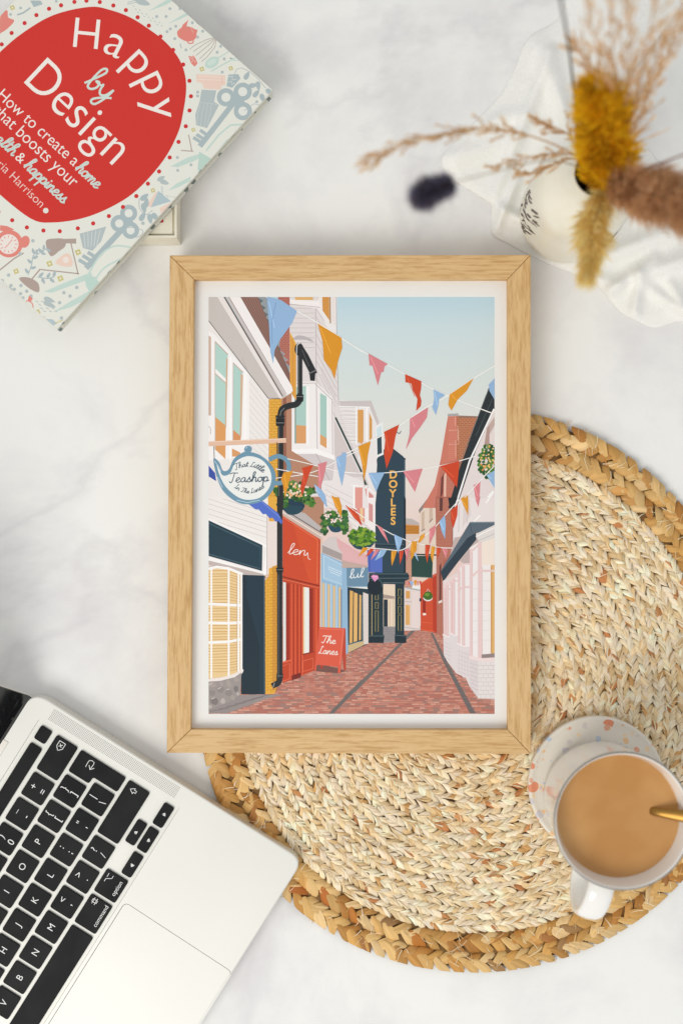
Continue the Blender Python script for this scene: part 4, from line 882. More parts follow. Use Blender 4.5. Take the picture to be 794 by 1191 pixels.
# whisk
PB.lines([[(440, 190), (400, 200), (340, 228), (312, 250)], [(442, 192), (390, 220), (330, 262)], [(444, 194), (400, 236), (344, 282)], [(446, 196), (424, 240), (362, 300)], [(448, 196), (440, 240), (400, 290), (372, 314)]], 3, BRN); PB.line([(436, 184), (452, 200)], 9, GY)
PB.poly([(304, 284), (324, 288), (330, 280), (342, 300), (352, 322), (336, 340), (318, 322)], CO); PB.lines([[(312, 290), (344, 320)], [(330, 286), (322, 318)]], 2.4, (240, 205, 198)); PB.line([(262, 222), (268, 244)], 5, GY)
# spoon and fork
PB.ell(426, 318, 40, 26, TL, -32); PB.line([(452, 298), (512, 262)], 6, TL); PB.ell(424, 316, 24, 13, (208, 224, 214), -32); PB.line([(424, 362), (500, 318), (540, 300)], 7, TL); PB.lines([[(520, 296), (540, 310), (562, 306)], [(520, 296), (548, 298)]], 5, TL)
flower(374, 352, 13); flower(522, 348, 12); flower(330, 664, 11)
# cup and jug
PB.poly([(344, 378), (494, 384), (494, 436), (478, 434), (470, 458), (384, 452), (374, 424), (346, 418)], BG); PB.lines([[(352, 404), (488, 410)], [(356, 388), (486, 394)]], 2.4, (244, 228, 218)); PB.line([(478, 390), (478, 430)], 3, (226, 186, 172))
PB.poly([(372, 458), (448, 462), (436, 520), (462, 536), (400, 655), (344, 640), (340, 586), (362, 518)], GY)
PB.lines([[(370, 520), (352, 580), (350, 636)], [(388, 524), (372, 590), (368, 646)], [(404, 526), (394, 600), (386, 650)], [(424, 528), (414, 590), (398, 640)], [(362, 520), (452, 534)]], 2.2, (206, 212, 210))
PB.poly([(510, 380), (560, 378), (572, 400), (530, 448), (500, 440)], SG); PB.lines([[(512, 392), (530, 388), (530, 408), (548, 404)], [(508, 420), (526, 414), (528, 432), (540, 424)]], 3, (226, 228, 222))
key([(497, 497), (583, 468), (584, 568)], (556, 500), (368, 742), 27, [((386, 714), (350, 690)), ((372, 730), (334, 706)), ((404, 694), (368, 668))], 47, .5)
PB.lines([[(540, 382), (552, 352), (580, 346), (620, 366), (660, 400), (700, 450)], [(590, 566), (640, 530), (690, 540), (664, 590), (620, 600)]], 3, SG)
for (x, y, a) in ((604, 386, -60), (652, 478, -50), (684, 500, 70), (662, 438, 80), (720, 470, 40), (636, 436, -10)): leafy(x, y, 46, 24, a, SG)
PB.lines([[(306, 690), (322, 772)], [(268, 770), (328, 774)]], 5, BRN)
PB.lines([[(396, 770), (460, 690), (520, 640), (590, 636)], [(440, 800), (500, 720), (560, 690)]], 9, TL)
PB.poly([(214, 852), (300, 806), (366, 786), (378, 800), (330, 826), (250, 856)], TL); PB.poly([(360, 776), (440, 822), (372, 884), (352, 870)], (188, 212, 200)); dots([(318, 844), (352, 470), (352, 490), (248, 806), (250, 872)], 8, GY)
# lower left tile, 3.609x from (0, 200)
PB.at(0, 200, 3.609)
key([(548, 244), (540, 172), (500, 215)], (536, 214), (366, 398), 24, [((386, 374), (350, 352)), ((372, 392), (334, 370)), ((402, 358), (372, 338))], 36, .48)
PB.poly([(632, 148), (664, 78), (718, 122)], (178, 196, 200)); PB.poly([(616, 140), (652, 84), (660, 84), (634, 146)], BG); PB.poly([(670, 150), (722, 124), (728, 130), (676, 176)], BG); flower(642, 76, 10)
PB.line([(584, 110), (586, 150), (612, 178), (640, 160)], 3, SG, sm=True)
for (x, y, a) in ((606, 104, -40), (604, 150, 80), (598, 186, -60), (630, 196, 80), (652, 188, 50), (614, 128, -80)): leafy(x, y, 42, 22, a, SG)
PB.line([(524, 232), (560, 232), (600, 246), (584, 270), (556, 272)], 3, SG, sm=True); PB.lines([[(676, 60 + i * 9), (684, 66 + i * 9)] for i in range(4)] + [[(700 + i * 10, 96 + i * 3), (704 + i * 10, 104)] for i in range(4)], 3, GY)
leafy(690, 42, 40, 20, 20, GY); leafy(676, 26, 36, 18, -30, GY); PB.poly([(704, 78), (740, 48), (800, 18), (800, 36), (750, 62)], TL)
# striped bowl
PB.poly([(334, 258), (446, 228), (424, 290), (388, 330), (348, 318)], GY); PB.lines([[(352 + i * 17, 258 - i * 4), (358 + i * 12, 316 - i * 2)] for i in range(5)], 3, (212, 216, 212))
# lamp and glass
PB.smooth([(192, 290), (232, 278), (272, 282), (274, 310), (250, 330), (212, 352)], BRN); PB.poly([(264, 280), (320, 278), (320, 300), (272, 298)], BRN); PB.lines([[(298, 300), (328, 428)], [(166, 408), (330, 426)]], 5, BRN); PB.line([(166, 410), (136, 446)], 6, BRN); PB.smooth([(80, 446), (120, 442), (160, 466), (162, 504), (120, 486)], BRN)
PB.smooth([(232, 380), (258, 352), (282, 340), (300, 356), (304, 392), (270, 396)], BG); PB.ell(276, 368, 13, 13, (238, 226, 216)); flower(328, 336, 13); flower(208, 384, 13); flower(254, 446, 13); flower(68, 416, 12); flower(158, 588, 12)
# clock
PB.ell(38, 300, 58, 58, CO); PB.ell(36, 302, 42, 42, (236, 226, 218)); PB.lines([[(36, 302), (50, 284)], [(36, 302), (20, 318)]], 3, CO); PB.lines([[(36 + 36 * math.cos(a / 12 * 6.283), 302 + 36 * math.sin(a / 12 * 6.283)), (36 + 28 * math.cos(a / 12 * 6.283), 302 + 28 * math.sin(a / 12 * 6.283))] for a in range(12)], 3, CO)
PB.ell(104, 292, 20, 26, CO, 20); PB.poly([(0, 222), (30, 226), (60, 240), (40, 250), (0, 246)], CO); PB.line([(0, 410), (60, 362), (98, 340)], 6, BRN)
sprig([(118, 430), (132, 390), (140, 350), (166, 320)], SG, 4, 24, 6); sprig([(158, 440), (196, 446), (226, 440)], SG, 4, 26, 5); sprig([(150, 350), (180, 330), (196, 320)], SG, 3, 22, 4)
PB.poly([(184, 502), (300, 452), (356, 430), (382, 420), (390, 444), (300, 476), (220, 506)], TL); PB.poly([(352, 434), (400, 440), (420, 470), (380, 510), (362, 480)], (190, 214, 204)); PB.poly([(222, 588), (300, 540), (372, 500), (388, 520), (300, 566)], TL); PB.line([(366, 436), (420, 350), (480, 310), (550, 316)], 7, TL, sm=True); PB.line([(400, 450), (440, 400), (510, 362)], 7, TL, sm=True)
dots([(138, 288), (84, 342), (36, 432), (10, 456), (46, 476), (88, 476), (112, 500), (60, 492), (86, 510), (268, 506), (322, 484), (294, 520), (250, 548), (130, 520), (600, 214), (182, 612), (258, 612), (96, 528)], 7.5, GY)
leafy(206, 536, 48, 20, 20, GY); leafy(208, 556, 56, 20, 25, GY); PB.lines([[(150 + i * 12, 540 + (i % 2) * 14), (160 + i * 12, 546 + (i % 2) * 14)] for i in range(7)] + [[(170 + i * 12, 570 + (i % 2) * 12), (180 + i * 12, 574 + (i % 2) * 12)] for i in range(6)], 3, GY)
PB.line([(104, 546), (116, 540), (134, 550), (138, 568), (126, 574), (110, 566), (104, 548)], 4.5, CO, sm=True); PB.poly([(116, 540), (122, 518), (138, 530), (130, 542)], CO); PB.poly([(190, 616), (220, 618), (240, 636), (216, 648), (196, 636)], (180, 196, 200)); PB.poly([(178, 604), (192, 612), (182, 622)], BG); PB.line([(232, 634), (262, 622)], 4, GD)
# top left bits, 4.582x from (0, 0)
PB.at(0, 0, 4.582)
flower(66, 38, 14); PB.smooth([(0, 90), (20, 60), (40, 54), (44, 90), (76, 108), (40, 150), (10, 170), (0, 172)], CO); PB.poly([(160, 0), (216, 0), (228, 20), (180, 36)], SG); PB.line([(94, 76), (124, 66), (160, 40)], 9, SG); dots([(56, 74), (110, 40), (300, 4)], 8, GY); PB.line([(0, 30), (60, -20)], 6, TL); PB.lines([[(680, 10 + i * 10), (756, -10 + i * 12)] for i in range(2)], 4, GY)
# big red panel and ring of dots
PB.at(0, 0, 1)
BLOB = [(104, 7.4), (128, 11), (152, 20), (174, 34), (192, 48), (207, 66), (214.5, 84), (216.5, 104), (213, 130), (207, 154), (190, 186), (160, 220), (130, 240), (96, 253.5), (60, 258.5), (36, 254), (0, 226), (-30, 196), (-45, 150), (-36, 105), (-10, 72), (0, 60), (26, 38), (62, 17)]
PB.smooth(BLOB, (208, 44, 34), 5)
RD_ = (206, 44, 44)
dots([(2, 51), (13.5, 37.8), (28.6, 26.3), (42.3, 17), (57, 9.6), (71, 5.6), (86.5, 1.6), (100.5, .3), (116, 1.8), (131.8, 5.8), (146.4, 11.2), (160, 19.5), (173, 29.3), (186.6, 42), (201.3, 57.5), (213, 74.5), (220.3, 93.5), (222, 111.5), (220.4, 128), (216, 146.4), (207.6, 164.6), (197.3, 182.7), (185, 199), (172, 213.3), (158.5, 227.7), (143, 240.4), (126.6, 251), (108.3, 259.5), (90.5, 265.3), (69.5, 268.6), (50.5, 267.8), (31.2, 264.2), (14.2, 255.8), (-2, 246), (-16, 234)], 2.5, RD_)
WT = (240, 234, 226)
def letter(ch, bx, by, rot, em, col, bold=0.0, cx=.5):
    """bx, by: middle of the letter's baseline"""
    V, F, w_ = glyphs(ch, bold); r = math.radians(rot); d = Vector((math.cos(r), math.sin(r)))
    p0 = Vector((bx, by)) - d * w_ * em * cx; PB.text(ch, tuple(p0), tuple(p0 + d * w_ * em), col, bold, em)
PB.up()
for ch, a in zip('Happy', (4.5, 26, 45.5, 63, 82)):
    r = math.radians(a); R_ = 83.5; letter(ch, 90.5 + R_ * math.sin(r) , 138.5 - R_ * math.cos(r), a + 1, 51 if ch == 'H' else 56, WT, -.006)
for ch, (x, y) in zip('Design', ((44, 114 - 5), (66.5, 124.5), (84, 143.5), (95.5, 156.5), (108, 169), (130.5, 191))):
    pass
PB.text('Design', (24.2, 92.8), (130, 192), WT, -.006, ys=1.12)
PB.text('How to create a', (-5, 111.5), (85.5, 193.5), WT, -.004, ys=1.1)
PB.text('that boosts your', (-9, 130), (84.0, 218), WT, -.004, ys=1.1)
PB.text('&', (16.5, 183.5), (24.2, 190.5), WT, 0)
PB.text('Victoria Harrison', (-27, 169.5), (46.5, 241.5), (240, 214, 204), -.01)
LT = (206, 222, 212)
PB.script('by', (97, 98), (126, 116), 2.6, LT, .8)
for ww, cc in ((2.0, (232, 230, 220)), (1.0, (190, 214, 206))):
    PB.script('home', (87, 196), (112, 219), ww, cc, .95); PB.script('health', (-20, 150), (14.5, 181), ww, cc, .8); PB.script('happiness', (27, 193), (73, 236), ww, cc, .95)
PB.ell(53.2, 244.6, 3.2, 3.2, (226, 226, 216))
PB.build('cover_print', m_bprint, book)

# ------------------------------------------------------------------ laptop
ZD = 0.0150
m_alu = new_mat('silver_aluminium', rough=.45, metal=.2, spec=.4); noise_mix(m_alu, lin((222, 221, 214)), lin((226, 225, 218)), 8, 2)
m_edge = new_mat('aluminium_edge', lin((196, 192, 184)), .3, .8)
m_keyc = new_mat('black_keycap', lin((20, 22, 22)), .5, spec=.16); noise_mix(m_keyc, lin((12, 14, 15)), lin((26, 28, 27)), 38, 4, lo=.4, hi=.62)
m_leg = new_mat('key_lettering', lin((240, 240, 238)), .5)
m_hole = new_mat('dark_slot', lin((140, 138, 132)), .9)
m_gls = new_mat('screen_glass', lin((10, 11, 13)), .08, spec=.6, coat=.6)
lap = thing('laptop', 'open silver laptop with black keys at the lower left corner', 'laptop', W(100, 1050, 0))
KB = Vector((40.3, 1047.5)); KU = Vector((18.3, -29.2)); KV = Vector((29.2, 18.3)) * .957
def KP(a, b): p = KB + KU * a + KV * b; return (p.x, p.y)
def KW(a, b, z=ZD): return W(*KP(a, b), z)
def krect(a0, b0, a1, b1): return [KP(a0, b0), KP(a1, b0), KP(a1, b1), KP(a0, b1)]
ku = KU.normalized(); kv = KV.normalized()
# deck outline from the photo: back right corner, front right corner, then out of frame
cBR, cFR = Vector((37.5, 803)), Vector((352.5, 1001))
cFL, cBL = cFR - ku * 560, cBR - ku * 560
deck = round_poly([W(*p, ZD).xy for p in (cBL, cBR, cFR, cFL)], [.008, .0125, .009, .009], 8)
well = round_poly([W(*p, ZD).xy for p in krect(-9.6, -3.27, 5.30, 2.60)], .0022, 5)
deck = ccw(deck); well = ccw(well)
tp_px = [Vector((145.5, 1050)), Vector((270, 1131.5))]
tpq = [tp_px[0], tp_px[1], tp_px[1] - ku * 245, tp_px[0] - ku * 245]
tp = ccw(round_poly([W(*p, ZD).xy for p in tpq], .0035, 6))
mb = MB(); m = len(deck)
rings = [(inset(deck, .002), .001), (deck, .003), (deck, ZD - .0009), (inset(deck, .00025), ZD - .00027), (inset(deck, .0009), ZD)]
v = []; f = []
for r, z in rings: v += [(p[0], p[1], z) for p in r]
for k in range(4):
    for i in range(m): j = (i + 1) % m; f.append((k * m + i, k * m + j, (k + 1) * m + j, (k + 1) * m + i))
mb.add(v, f)
top = rings[-1][0]; tpo = inset(tp, -.00028)
loops = [top, well, tpo]; flat = [(p[0], p[1], ZD) for l in loops for p in l]
mb.add(flat, tess(loops))
n = len(well); mb.add([(p[0], p[1], ZD) for p in well] + [(p[0], p[1], ZD - .0011) for p in inset(well, .0003)], [(i, n + i, n + (i + 1) % n, (i + 1) % n) for i in range(n)])
wf = inset(well, .0003); mb.add([(p[0], p[1], ZD - .0011) for p in wf], tess([wf]))
n = len(tpo); mb.add([(p[0], p[1], ZD) for p in tpo] + [(p[0], p[1], ZD - .0009) for p in tpo], [(i, n + i, n + (i + 1) % n, (i + 1) % n) for i in range(n)])
mb.build('body', m_alu, lap)
mb = MB(); prism(mb, tp, ZD - .0012, ZD - .00006, .00012, bottom=False); mb.build('trackpad', m_alu, lap)
# speaker perforation: a strip of tiny dark holes
mb = MB(); p0 = Vector((63.5, 825.6)); p1 = Vector((211.5, 918)); L = (p1 - p0).length; du = (p1 - p0).normalized(); dn = Vector((-du.y, du.x))
for i in range(int(L / 1.95)):
    for j in range(8):
        q = p0 + du * (i * 1.95) + dn * (j * 1.85); cc = W(q.x, q.y, ZD + .00003); r = .00031
        mb.add([(cc.x + r * math.cos(t * math.pi / 3), cc.y + r * math.sin(t * math.pi / 3), cc.z) for t in range(6)], [tuple(range(6))])
tag(mb.build('speaker_grille', m_hole, lap), kind='stuff')
ZK = ZD + .0004
def legend(par, items):
    mb = MB()
    for it in items:
        kind = it[0]
        if kind == 't':
            _, s_, a, b, em, rot = it; V, F, w_ = glyphs(s_, -.002)
            c_, q_ = math.cos(rot), math.sin(rot)
            hh = (max(p[1] for p in V) + min(p[1] for p in V)) / 2
            P = []
            for x, y in V:
                x = (x - w_ / 2) * em; y = (y - hh) * em
                px = KB + KU * a + KV * b + ku * (x * c_ - y * q_) + kv * (-(x * q_ + y * c_)); P.append(W(px.x, px.y, ZK + .00004))
            mb.add(P, F)
        else:
            _, pts, w_ = it
            P = catmull([(*p, 0) for p in pts], 4) if kind == 's' else [Vector((*p, 0)) for p in pts]
            for p, q in zip(P, P[1:]):
                P0 = KB + KU * p.x + KV * p.y; P1 = KB + KU * q.x + KV * q.y; t = (P1 - P0)
                if t.length < 1e-6: continue
                t.normalize(); nn = Vector((-t.y, t.x)) * w_ * .4
                P0 -= t * w_ * .3; P1 += t * w_ * .3
                mb.add([W(*(P0 + nn), ZK + .00004), W(*(P0 - nn), ZK + .00004), W(*(P1 - nn), ZK + .00004), W(*(P1 + nn), ZK + .00004)], [(0, 1, 2, 3)])
    o = mb.build('legend', m_leg, par)
def keycap(a0, b0, a1, b1, items=(), outline=None, lab=None, name='key'):
    g = .065
    pts = outline if outline else krect(a0 + g, b0 + g, a1 - g, b1 - g)
    o = round_poly([W(*p, ZK).xy for p in pts], .0016, 4)
    mb = MB(); prism(mb, o, ZD - .0010, ZK, .00028, steps=3, bottom=False)
    k = mb.build(name, m_keyc, lap)
    if lab: k['label'] = lab
    if items: legend(k, items)
    return k
def letter_key(ch, a, b): keycap(a - .5, b - .5, a + .5, b + .5, [('t', ch, a, b, 10.8, 0)])
def two(a, b, up, lo, em=11.5): keycap(a - .5, b - .5, a + .5, b + .5, [('t', up, a, b - .18, em, 0), ('t', lo, a, b + .2, em, 0)])
for i, ch in enumerate('FGHJKL'): letter_key(ch, i - 4, 0)
two(2, 0, ':', ';'); two(3, 0, '"', "'"); two(4, 0, '|', '\\', 12)
for i, ch in enumerate('TYUIOP'): letter_key(ch, i - 3.265, -1)
two(2.735, -1, '{', '[', 12); two(3.735, -1, '}', ']', 12)
for i, (u, l) in enumerate((('&', '7'), ('*', '8'), ('(', '9'), (')', '0'), ('_', '-'), ('+', '='))): two(i - 1.765, -2, u, l)
keycap(3.735, -2.5, 5.2, -1.5, [('l', [(4.70, -2.12), (4.82, -2.24), (5.02, -2.24), (5.02, -2.0), (4.82, -2.0), (4.70, -2.12)], .9), ('l', [(4.84, -2.17), (4.94, -2.07)], .9), ('l', [(4.94, -2.17), (4.84, -2.07)], .9)])
for i, ch in enumerate('VBNM'): letter_key(ch, i - 3.49, 1)
two(.51, 1, '<', ','); two(1.51, 1, '>', '.'); two(2.51, 1, '?', '/')
keycap(3.01, .5, 5.2, 1.5, [('l', [(4.80, .92), (4.90, .77), (5.0, .92), (4.94, .92), (4.94, 1.01), (4.86, 1.01), (4.86, .92), (4.80, .92)], .8)])
# return key spans two rows
g = .065
keycap(0, 0, 0, 0, [('s', [(4.74, -.98), (4.98, -.98), (5.0, -.80), (4.74, -.80)], .9), ('l', [(4.84, -.90), (4.73, -.80), (4.84, -.70)], .9)],
       outline=[KP(4.235 + g, -1.5 + g), KP(5.2 - g, -1.5 + g), KP(5.2 - g, .5 - g), KP(4.5 + g, .5 - g), KP(4.5 + g, -.5 - g), KP(4.235 + g, -.5 - g)], name='return_key')
# touch strip, power key
keycap(-9, -3.15, 4.52, -2.54, name='touch_strip', lab='long black touch strip above the number keys')
keycap(4.56, -3.15, 5.2, -2.56, name='power_key', lab='blank black key at the end of the touch strip')
# bottom row
keycap(.03, 1.5, 1.27, 2.52, [('t', 'command', .72, 2.27, 7.2, 0), ('l', [(1.00, 1.72), (1.00, 1.90), (1.10, 1.90), (1.10, 1.72), (1.00, 1.72)], .8), ('l', [(.94, 1.76), (1.16, 1.76)], .8), ('l', [(.94, 1.86), (1.16, 1.86)], .8)])
keycap(1.27, 1.5, 2.27, 2.52, [('t', 'option', 1.80, 2.27, 7.2, 0), ('l', [(1.80, 1.72), (1.90, 1.72), (2.0, 1.9), (2.1, 1.9)], .8), ('l', [(1.98, 1.72), (2.1, 1.72)], .8)])
keycap(-5.2, 1.5, .03, 2.52, name='space_bar')
def tri(a, b, da, db):
    return [('l', [(a - .05 * db, b - .05 * da), (a + .07 * da, b + .07 * db)], 1.5), ('l', [(a + .05 * db, b + .05 * da), (a + .07 * da, b + .07 * db)], 1.5), ('l', [(a - .05 * db, b - .05 * da), (a + .05 * db, b + .05 * da)], 1.5)]
keycap(2.27, 1.98, 3.25, 2.52, tri(2.77, 2.26, -1, 0)); keycap(3.25, 1.98, 4.25, 2.52, tri(3.75, 2.26, 0, 1)); keycap(3.25, 1.5, 4.25, 2.02, tri(3.75, 1.78, 0, -1)); keycap(4.25, 1.98, 5.2, 2.52, tri(4.75, 2.26, 1, 0))
# J key's raised bar
mb = MB(); jb = [KP(-1.16, .27), KP(-.84, .27), KP(-.84, .33), KP(-1.16, .33)]; prism(mb, [W(*p, ZK).xy for p in jb], ZK - .0001, ZK + .00025); mb.build('home_bar', m_keyc, lap)
# front finger notch and hinge
mb = MB(); hq = [cBR - ku * 66 + kv * 1.5, cBR - ku * 66 + kv * 9, cBR - ku * 430 + kv * 9, cBR - ku * 430 + kv * 1.5]
prism(mb, [W(*p, ZD).xy for p in hq], ZD - .004, ZD + .0003, .0002); mb.build('hinge_strip', m_edge, lap)
# lid, opened to about 127 degrees, leaning back out of the frame
TH = math.radians(53); hb = KW(0, 0); dirU = (W(*(KB + ku * 100), ZD) - W(*KB, ZD)).normalized(); dirV = (W(*(KB + kv * 100), ZD) - W(*KB, ZD)).normalized()
hinge = W(*(cBR + kv * 6.5 - ku * 1.5), ZD - .003)
up_ = (-dirV * math.cos(TH) + Vector((0, 0, 1)) * math.sin(TH)).normalized(); nrm = dirU.cross(up_).normalized()
def slab(mb, o, w0, w1, h0, h1, d0, d1, r, bev=0.0):
    base = ccw(round_poly([Vector((-w0, h0)), Vector((-w1, h0)), Vector((-w1, h1)), Vector((-w0, h1))], r, 8)); n = len(base)
    rs = [(inset(base, bev), d0), (base, d0 + bev), (base, d1 - bev), (inset(base, bev), d1)] if bev else [(base, d0), (base, d1)]
    v = [o + dirU * p[0] + up_ * p[1] + nrm * d for rr_, d in rs for p in rr_]
    f = [(k * n + i, k * n + (i + 1) % n, (k + 1) * n + (i + 1) % n, (k + 1) * n + i) for k in range(len(rs) - 1) for i in range(n)]
    f += [tuple(range(n))[::-1], tuple(range((len(rs) - 1) * n, len(rs) * n))]
    mb.add(v, f)
mb = MB(); slab(mb, hinge, .002, .300, -.002, .209, -.0026, -.0006, .008, .0006); mb.build('lid', m_alu, lap)
mb = MB(); slab(mb, hinge, .0022, .2988, -.001, .2078, -.0006, .0004, .007, .0003); mb.build('screen', m_gls, lap)

# ------------------------------------------------------------------ coaster and mug
MC = W(724, 955, .094); BASE_Z = .0088
cup_o = Vector((MC.x, MC.y, BASE_Z + .0065))
coa_c = W(693.5, 912.5, BASE_Z + .004)
m_terr = new_mat('terrazzo', rough=.35, spec=.45)
def terrazzo():
    m = m_terr; b = m.node_tree.nodes['Principled BSDF']; tc = N(m, 'ShaderNodeTexCoord'); prev = lin((228, 221, 208)); last = None
    wz = N(m, 'ShaderNodeTexNoise', Scale=260.0, Detail=2); LK(m, tc.outputs['Object'], wz.inputs['Vector'])
    wv = N(m, 'ShaderNodeVectorMath', operation='SCALE'); LK(m, wz.outputs['Color'], wv.inputs[0]); wv.inputs['Scale'].default_value = .0022
    wa = N(m, 'ShaderNodeVectorMath', operation='ADD'); LK(m, tc.outputs['Object'], wa.inputs[0]); LK(m, wv.outputs[0], wa.inputs[1])
    for sc, th, cols in ((210, .30, [(236, 196, 150), (198, 208, 222), (228, 168, 140), (216, 206, 200), (240, 214, 176)]), (125, .30, [(228, 146, 112), (190, 202, 216), (232, 186, 130), (206, 200, 204), (228, 170, 140)])):
        vo = N(m, 'ShaderNodeTexVoronoi', Scale=float(sc)); LK(m, wa.outputs[0], vo.inputs[0])
        sx = N(m, 'ShaderNodeSeparateColor'); LK(m, vo.outputs['Color'], sx.inputs[0])
        r = N(m, 'ShaderNodeValToRGB'); r.color_ramp.interpolation = 'CONSTANT'
        while len(r.color_ramp.elements) < len(cols): r.color_ramp.elements.new(.5)
        for i, c_ in enumerate(cols): r.color_ramp.elements[i].position = i / len(cols); r.color_ramp.elements[i].color = (*lin(c_), 1)
        LK(m, sx.outputs[0], r.inputs[0])
        # chips differ in size, and only some cells hold one
        sz = N(m, 'ShaderNodeMath', operation='MULTIPLY'); LK(m, sx.outputs[1], sz.inputs[0]); sz.inputs[1].default_value = th * 1.95
        sb = N(m, 'ShaderNodeMath', operation='SUBTRACT'); LK(m, sz.outputs[0], sb.inputs[0]); sb.inputs[1].default_value = th * .35
        lt = N(m, 'ShaderNodeMath', operation='LESS_THAN'); LK(m, vo.outputs['Distance'], lt.inputs[0]); LK(m, sb.outputs[0], lt.inputs[1])
        mx = N(m, 'ShaderNodeMix', data_type='RGBA'); LK(m, lt.outputs[0], mx.inputs[0]); mx.inputs[6].default_value = (*prev, 1)
        if last: LK(m, last.outputs[2], mx.inputs[6])
        LK(m, r.outputs[0], mx.inputs[7]); last = mx
    LK(m, last.outputs[2], b.inputs['Base Color'])
terrazzo()
RC = .0432; z = BASE_Z
mb = MB(); lathe(mb, [(RC - .004, z), (RC - .001, z + .001), (RC, z + .0035), (RC - .0004, z + .0062), (RC - .0014, z + .0068), (RC - .003, z + .0058), (RC - .006, z + .0048), (.02, z + .0046), (1e-7, z + .0046)], (coa_c.x, coa_c.y), 96)
co = mb.build('coaster', m_terr, smooth=True, origin=(coa_c.x, coa_c.y, z)); tag(co, 'round cream terrazzo coaster flecked with orange and blue under the mug', 'coaster')
m_mug = new_mat('white_glaze', lin((240, 238, 233)), .16, spec=.5, coat=.4)
m_rim = new_mat('grey_rim', lin((150, 146, 138)), .3, .3)
m_cof = new_mat('milky_coffee', rough=.12, spec=.35); noise_mix(m_cof, lin((186, 134, 76)), lin((206, 157, 99)), 22, 4)
mug = thing('mug', 'white mug of milky coffee standing on the terrazzo coaster', 'mug', cup_o)
mz = z + .0048; MT = .094; RO = .0392; RI = .0374; cx = (MC.x, MC.y)
mb = MB(); lathe(mb, [(1e-7, mz), (.0305, mz), (.0325, mz + .001), (.0338, mz + .004), (.0352, mz + .02), (.0368, mz + .045), (.0384, mz + .07), (RO - .0002, MT - .0012), (RO, MT - .0002)], cx, 96)
lathe(mb, [((RO + RI) / 2, MT + .0009), (RI + .0003, MT + .0004), (RI, MT - .0010), (RI - .0022, MT - .0125), (RI - .0032, mz + .045), (RI - .004, mz + .012), (.028, mz + .004), (1e-7, mz + .003)], cx, 96)
mb.build('body', m_mug, mug, smooth=True)
mb = MB(); prof = [(RO, MT - .0002), (RO + .00015, MT + .0003), (RO - .0004, MT + .0009), ((RO + RI) / 2, MT + .0010)]
lathe(mb, prof, cx, 96); mb.build('rim', m_rim, mug, smooth=True)
ZC = .0812
mb = MB(); lathe(mb, [(RI - .0021, ZC + .0004), (RI - .0028, ZC + .0001), (RI - .005, ZC), (1e-7, ZC)], cx, 96)
mb.build('coffee', m_cof, mug, smooth=True)
# handle: a flat strap loop on the near left side
hd = (W(680, 1052, .055) - Vector((MC.x, MC.y, .055))); hd.z = 0; hd.normalize(); hs = Vector((-hd.y, hd.x, 0))
hp = [(.0374, .078), (.044, .083), (.0555, .078), (.0625, .064), (.0600, .048), (.050, .036), (.0350, .033)]
P = catmull([(a, b, 0) for a, b in hp], 6); mb = MB(); v = []; f = []; nn = 12
for i, p in enumerate(P):
    t = (P[min(i + 1, len(P) - 1)] - P[max(i - 1, 0)]).normalized(); no = Vector((-t.y, t.x)); 
    for k in range(nn):
        a = 2 * math.pi * k / nn; w_ = .0078 * (abs(math.cos(a)) ** .8) * (1 if math.cos(a) > 0 else -1); q = .0031 * math.sin(a)
        x = p.x + no.x * q; y = p.y + no.y * q; v.append(Vector(cx).to_3d() + hd * x + hs * w_ + Vector((0, 0, y)))
for i in range(len(P) - 1):
    for k in range(nn): f.append((i * nn + k, i * nn + (k + 1) % nn, (i + 1) * nn + (k + 1) % nn, (i + 1) * nn + k))
mb.add(v, f); mb.build('handle', m_mug, mug, smooth=True)
# spoon
m_gold = new_mat('brass', lin((160, 120, 60)), .34, .95); 
sp0 = W(757, 943.5, ZC); d_ = (W(800, 952, .095) - sp0); d_.z = 0; d_.normalize(); sd = Vector((-d_.y, d_.x, 0))
spoon = thing('spoon', 'brass spoon leaning in the mug of coffee', 'spoon', sp0 - Vector((0, 0, .055)))
path = [(-.030, -.052, .008), (-.026, -.050, .0100), (-.018, -.040, .0085), (-.012, -.026, .0035), (-.006, -.012, .0026), (.0, .0, .0022), (.010, .006, .0030), (.030, .0135, .0044), (.050, .021, .0058), (.072, .028, .0062), (.080, .031, .0035)]
mb = MB(); P = catmull([(a, b, c_) for a, b, c_ in path], 5); v = []; f = []; nn = 10
for i, p in enumerate(P):
    t = P[min(i + 1, len(P) - 1)] - P[max(i - 1, 0)]; t2 = Vector((t.x, t.y)).normalized(); no = Vector((-t2.y, t2.x))
    for k in range(nn):
        a = 2 * math.pi * k / nn; q = .0009 * math.sin(a)
        v.append(sp0 + d_ * (p.x + no.x * q) + Vector((0, 0, p.y + no.y * q)) + sd * p.z * math.cos(a))
for i in range(len(P) - 1):
    for k in range(nn): f.append((i * nn + k, i * nn + (k + 1) % nn, (i + 1) * nn + (k + 1) % nn, (i + 1) * nn + k))
f.append(tuple(range(nn))[::-1]); f.append(tuple((len(P) - 1) * nn + k for k in range(nn)))
mb.add(v, f); mb.build('handle_and_bowl', m_gold, spoon, smooth=True)

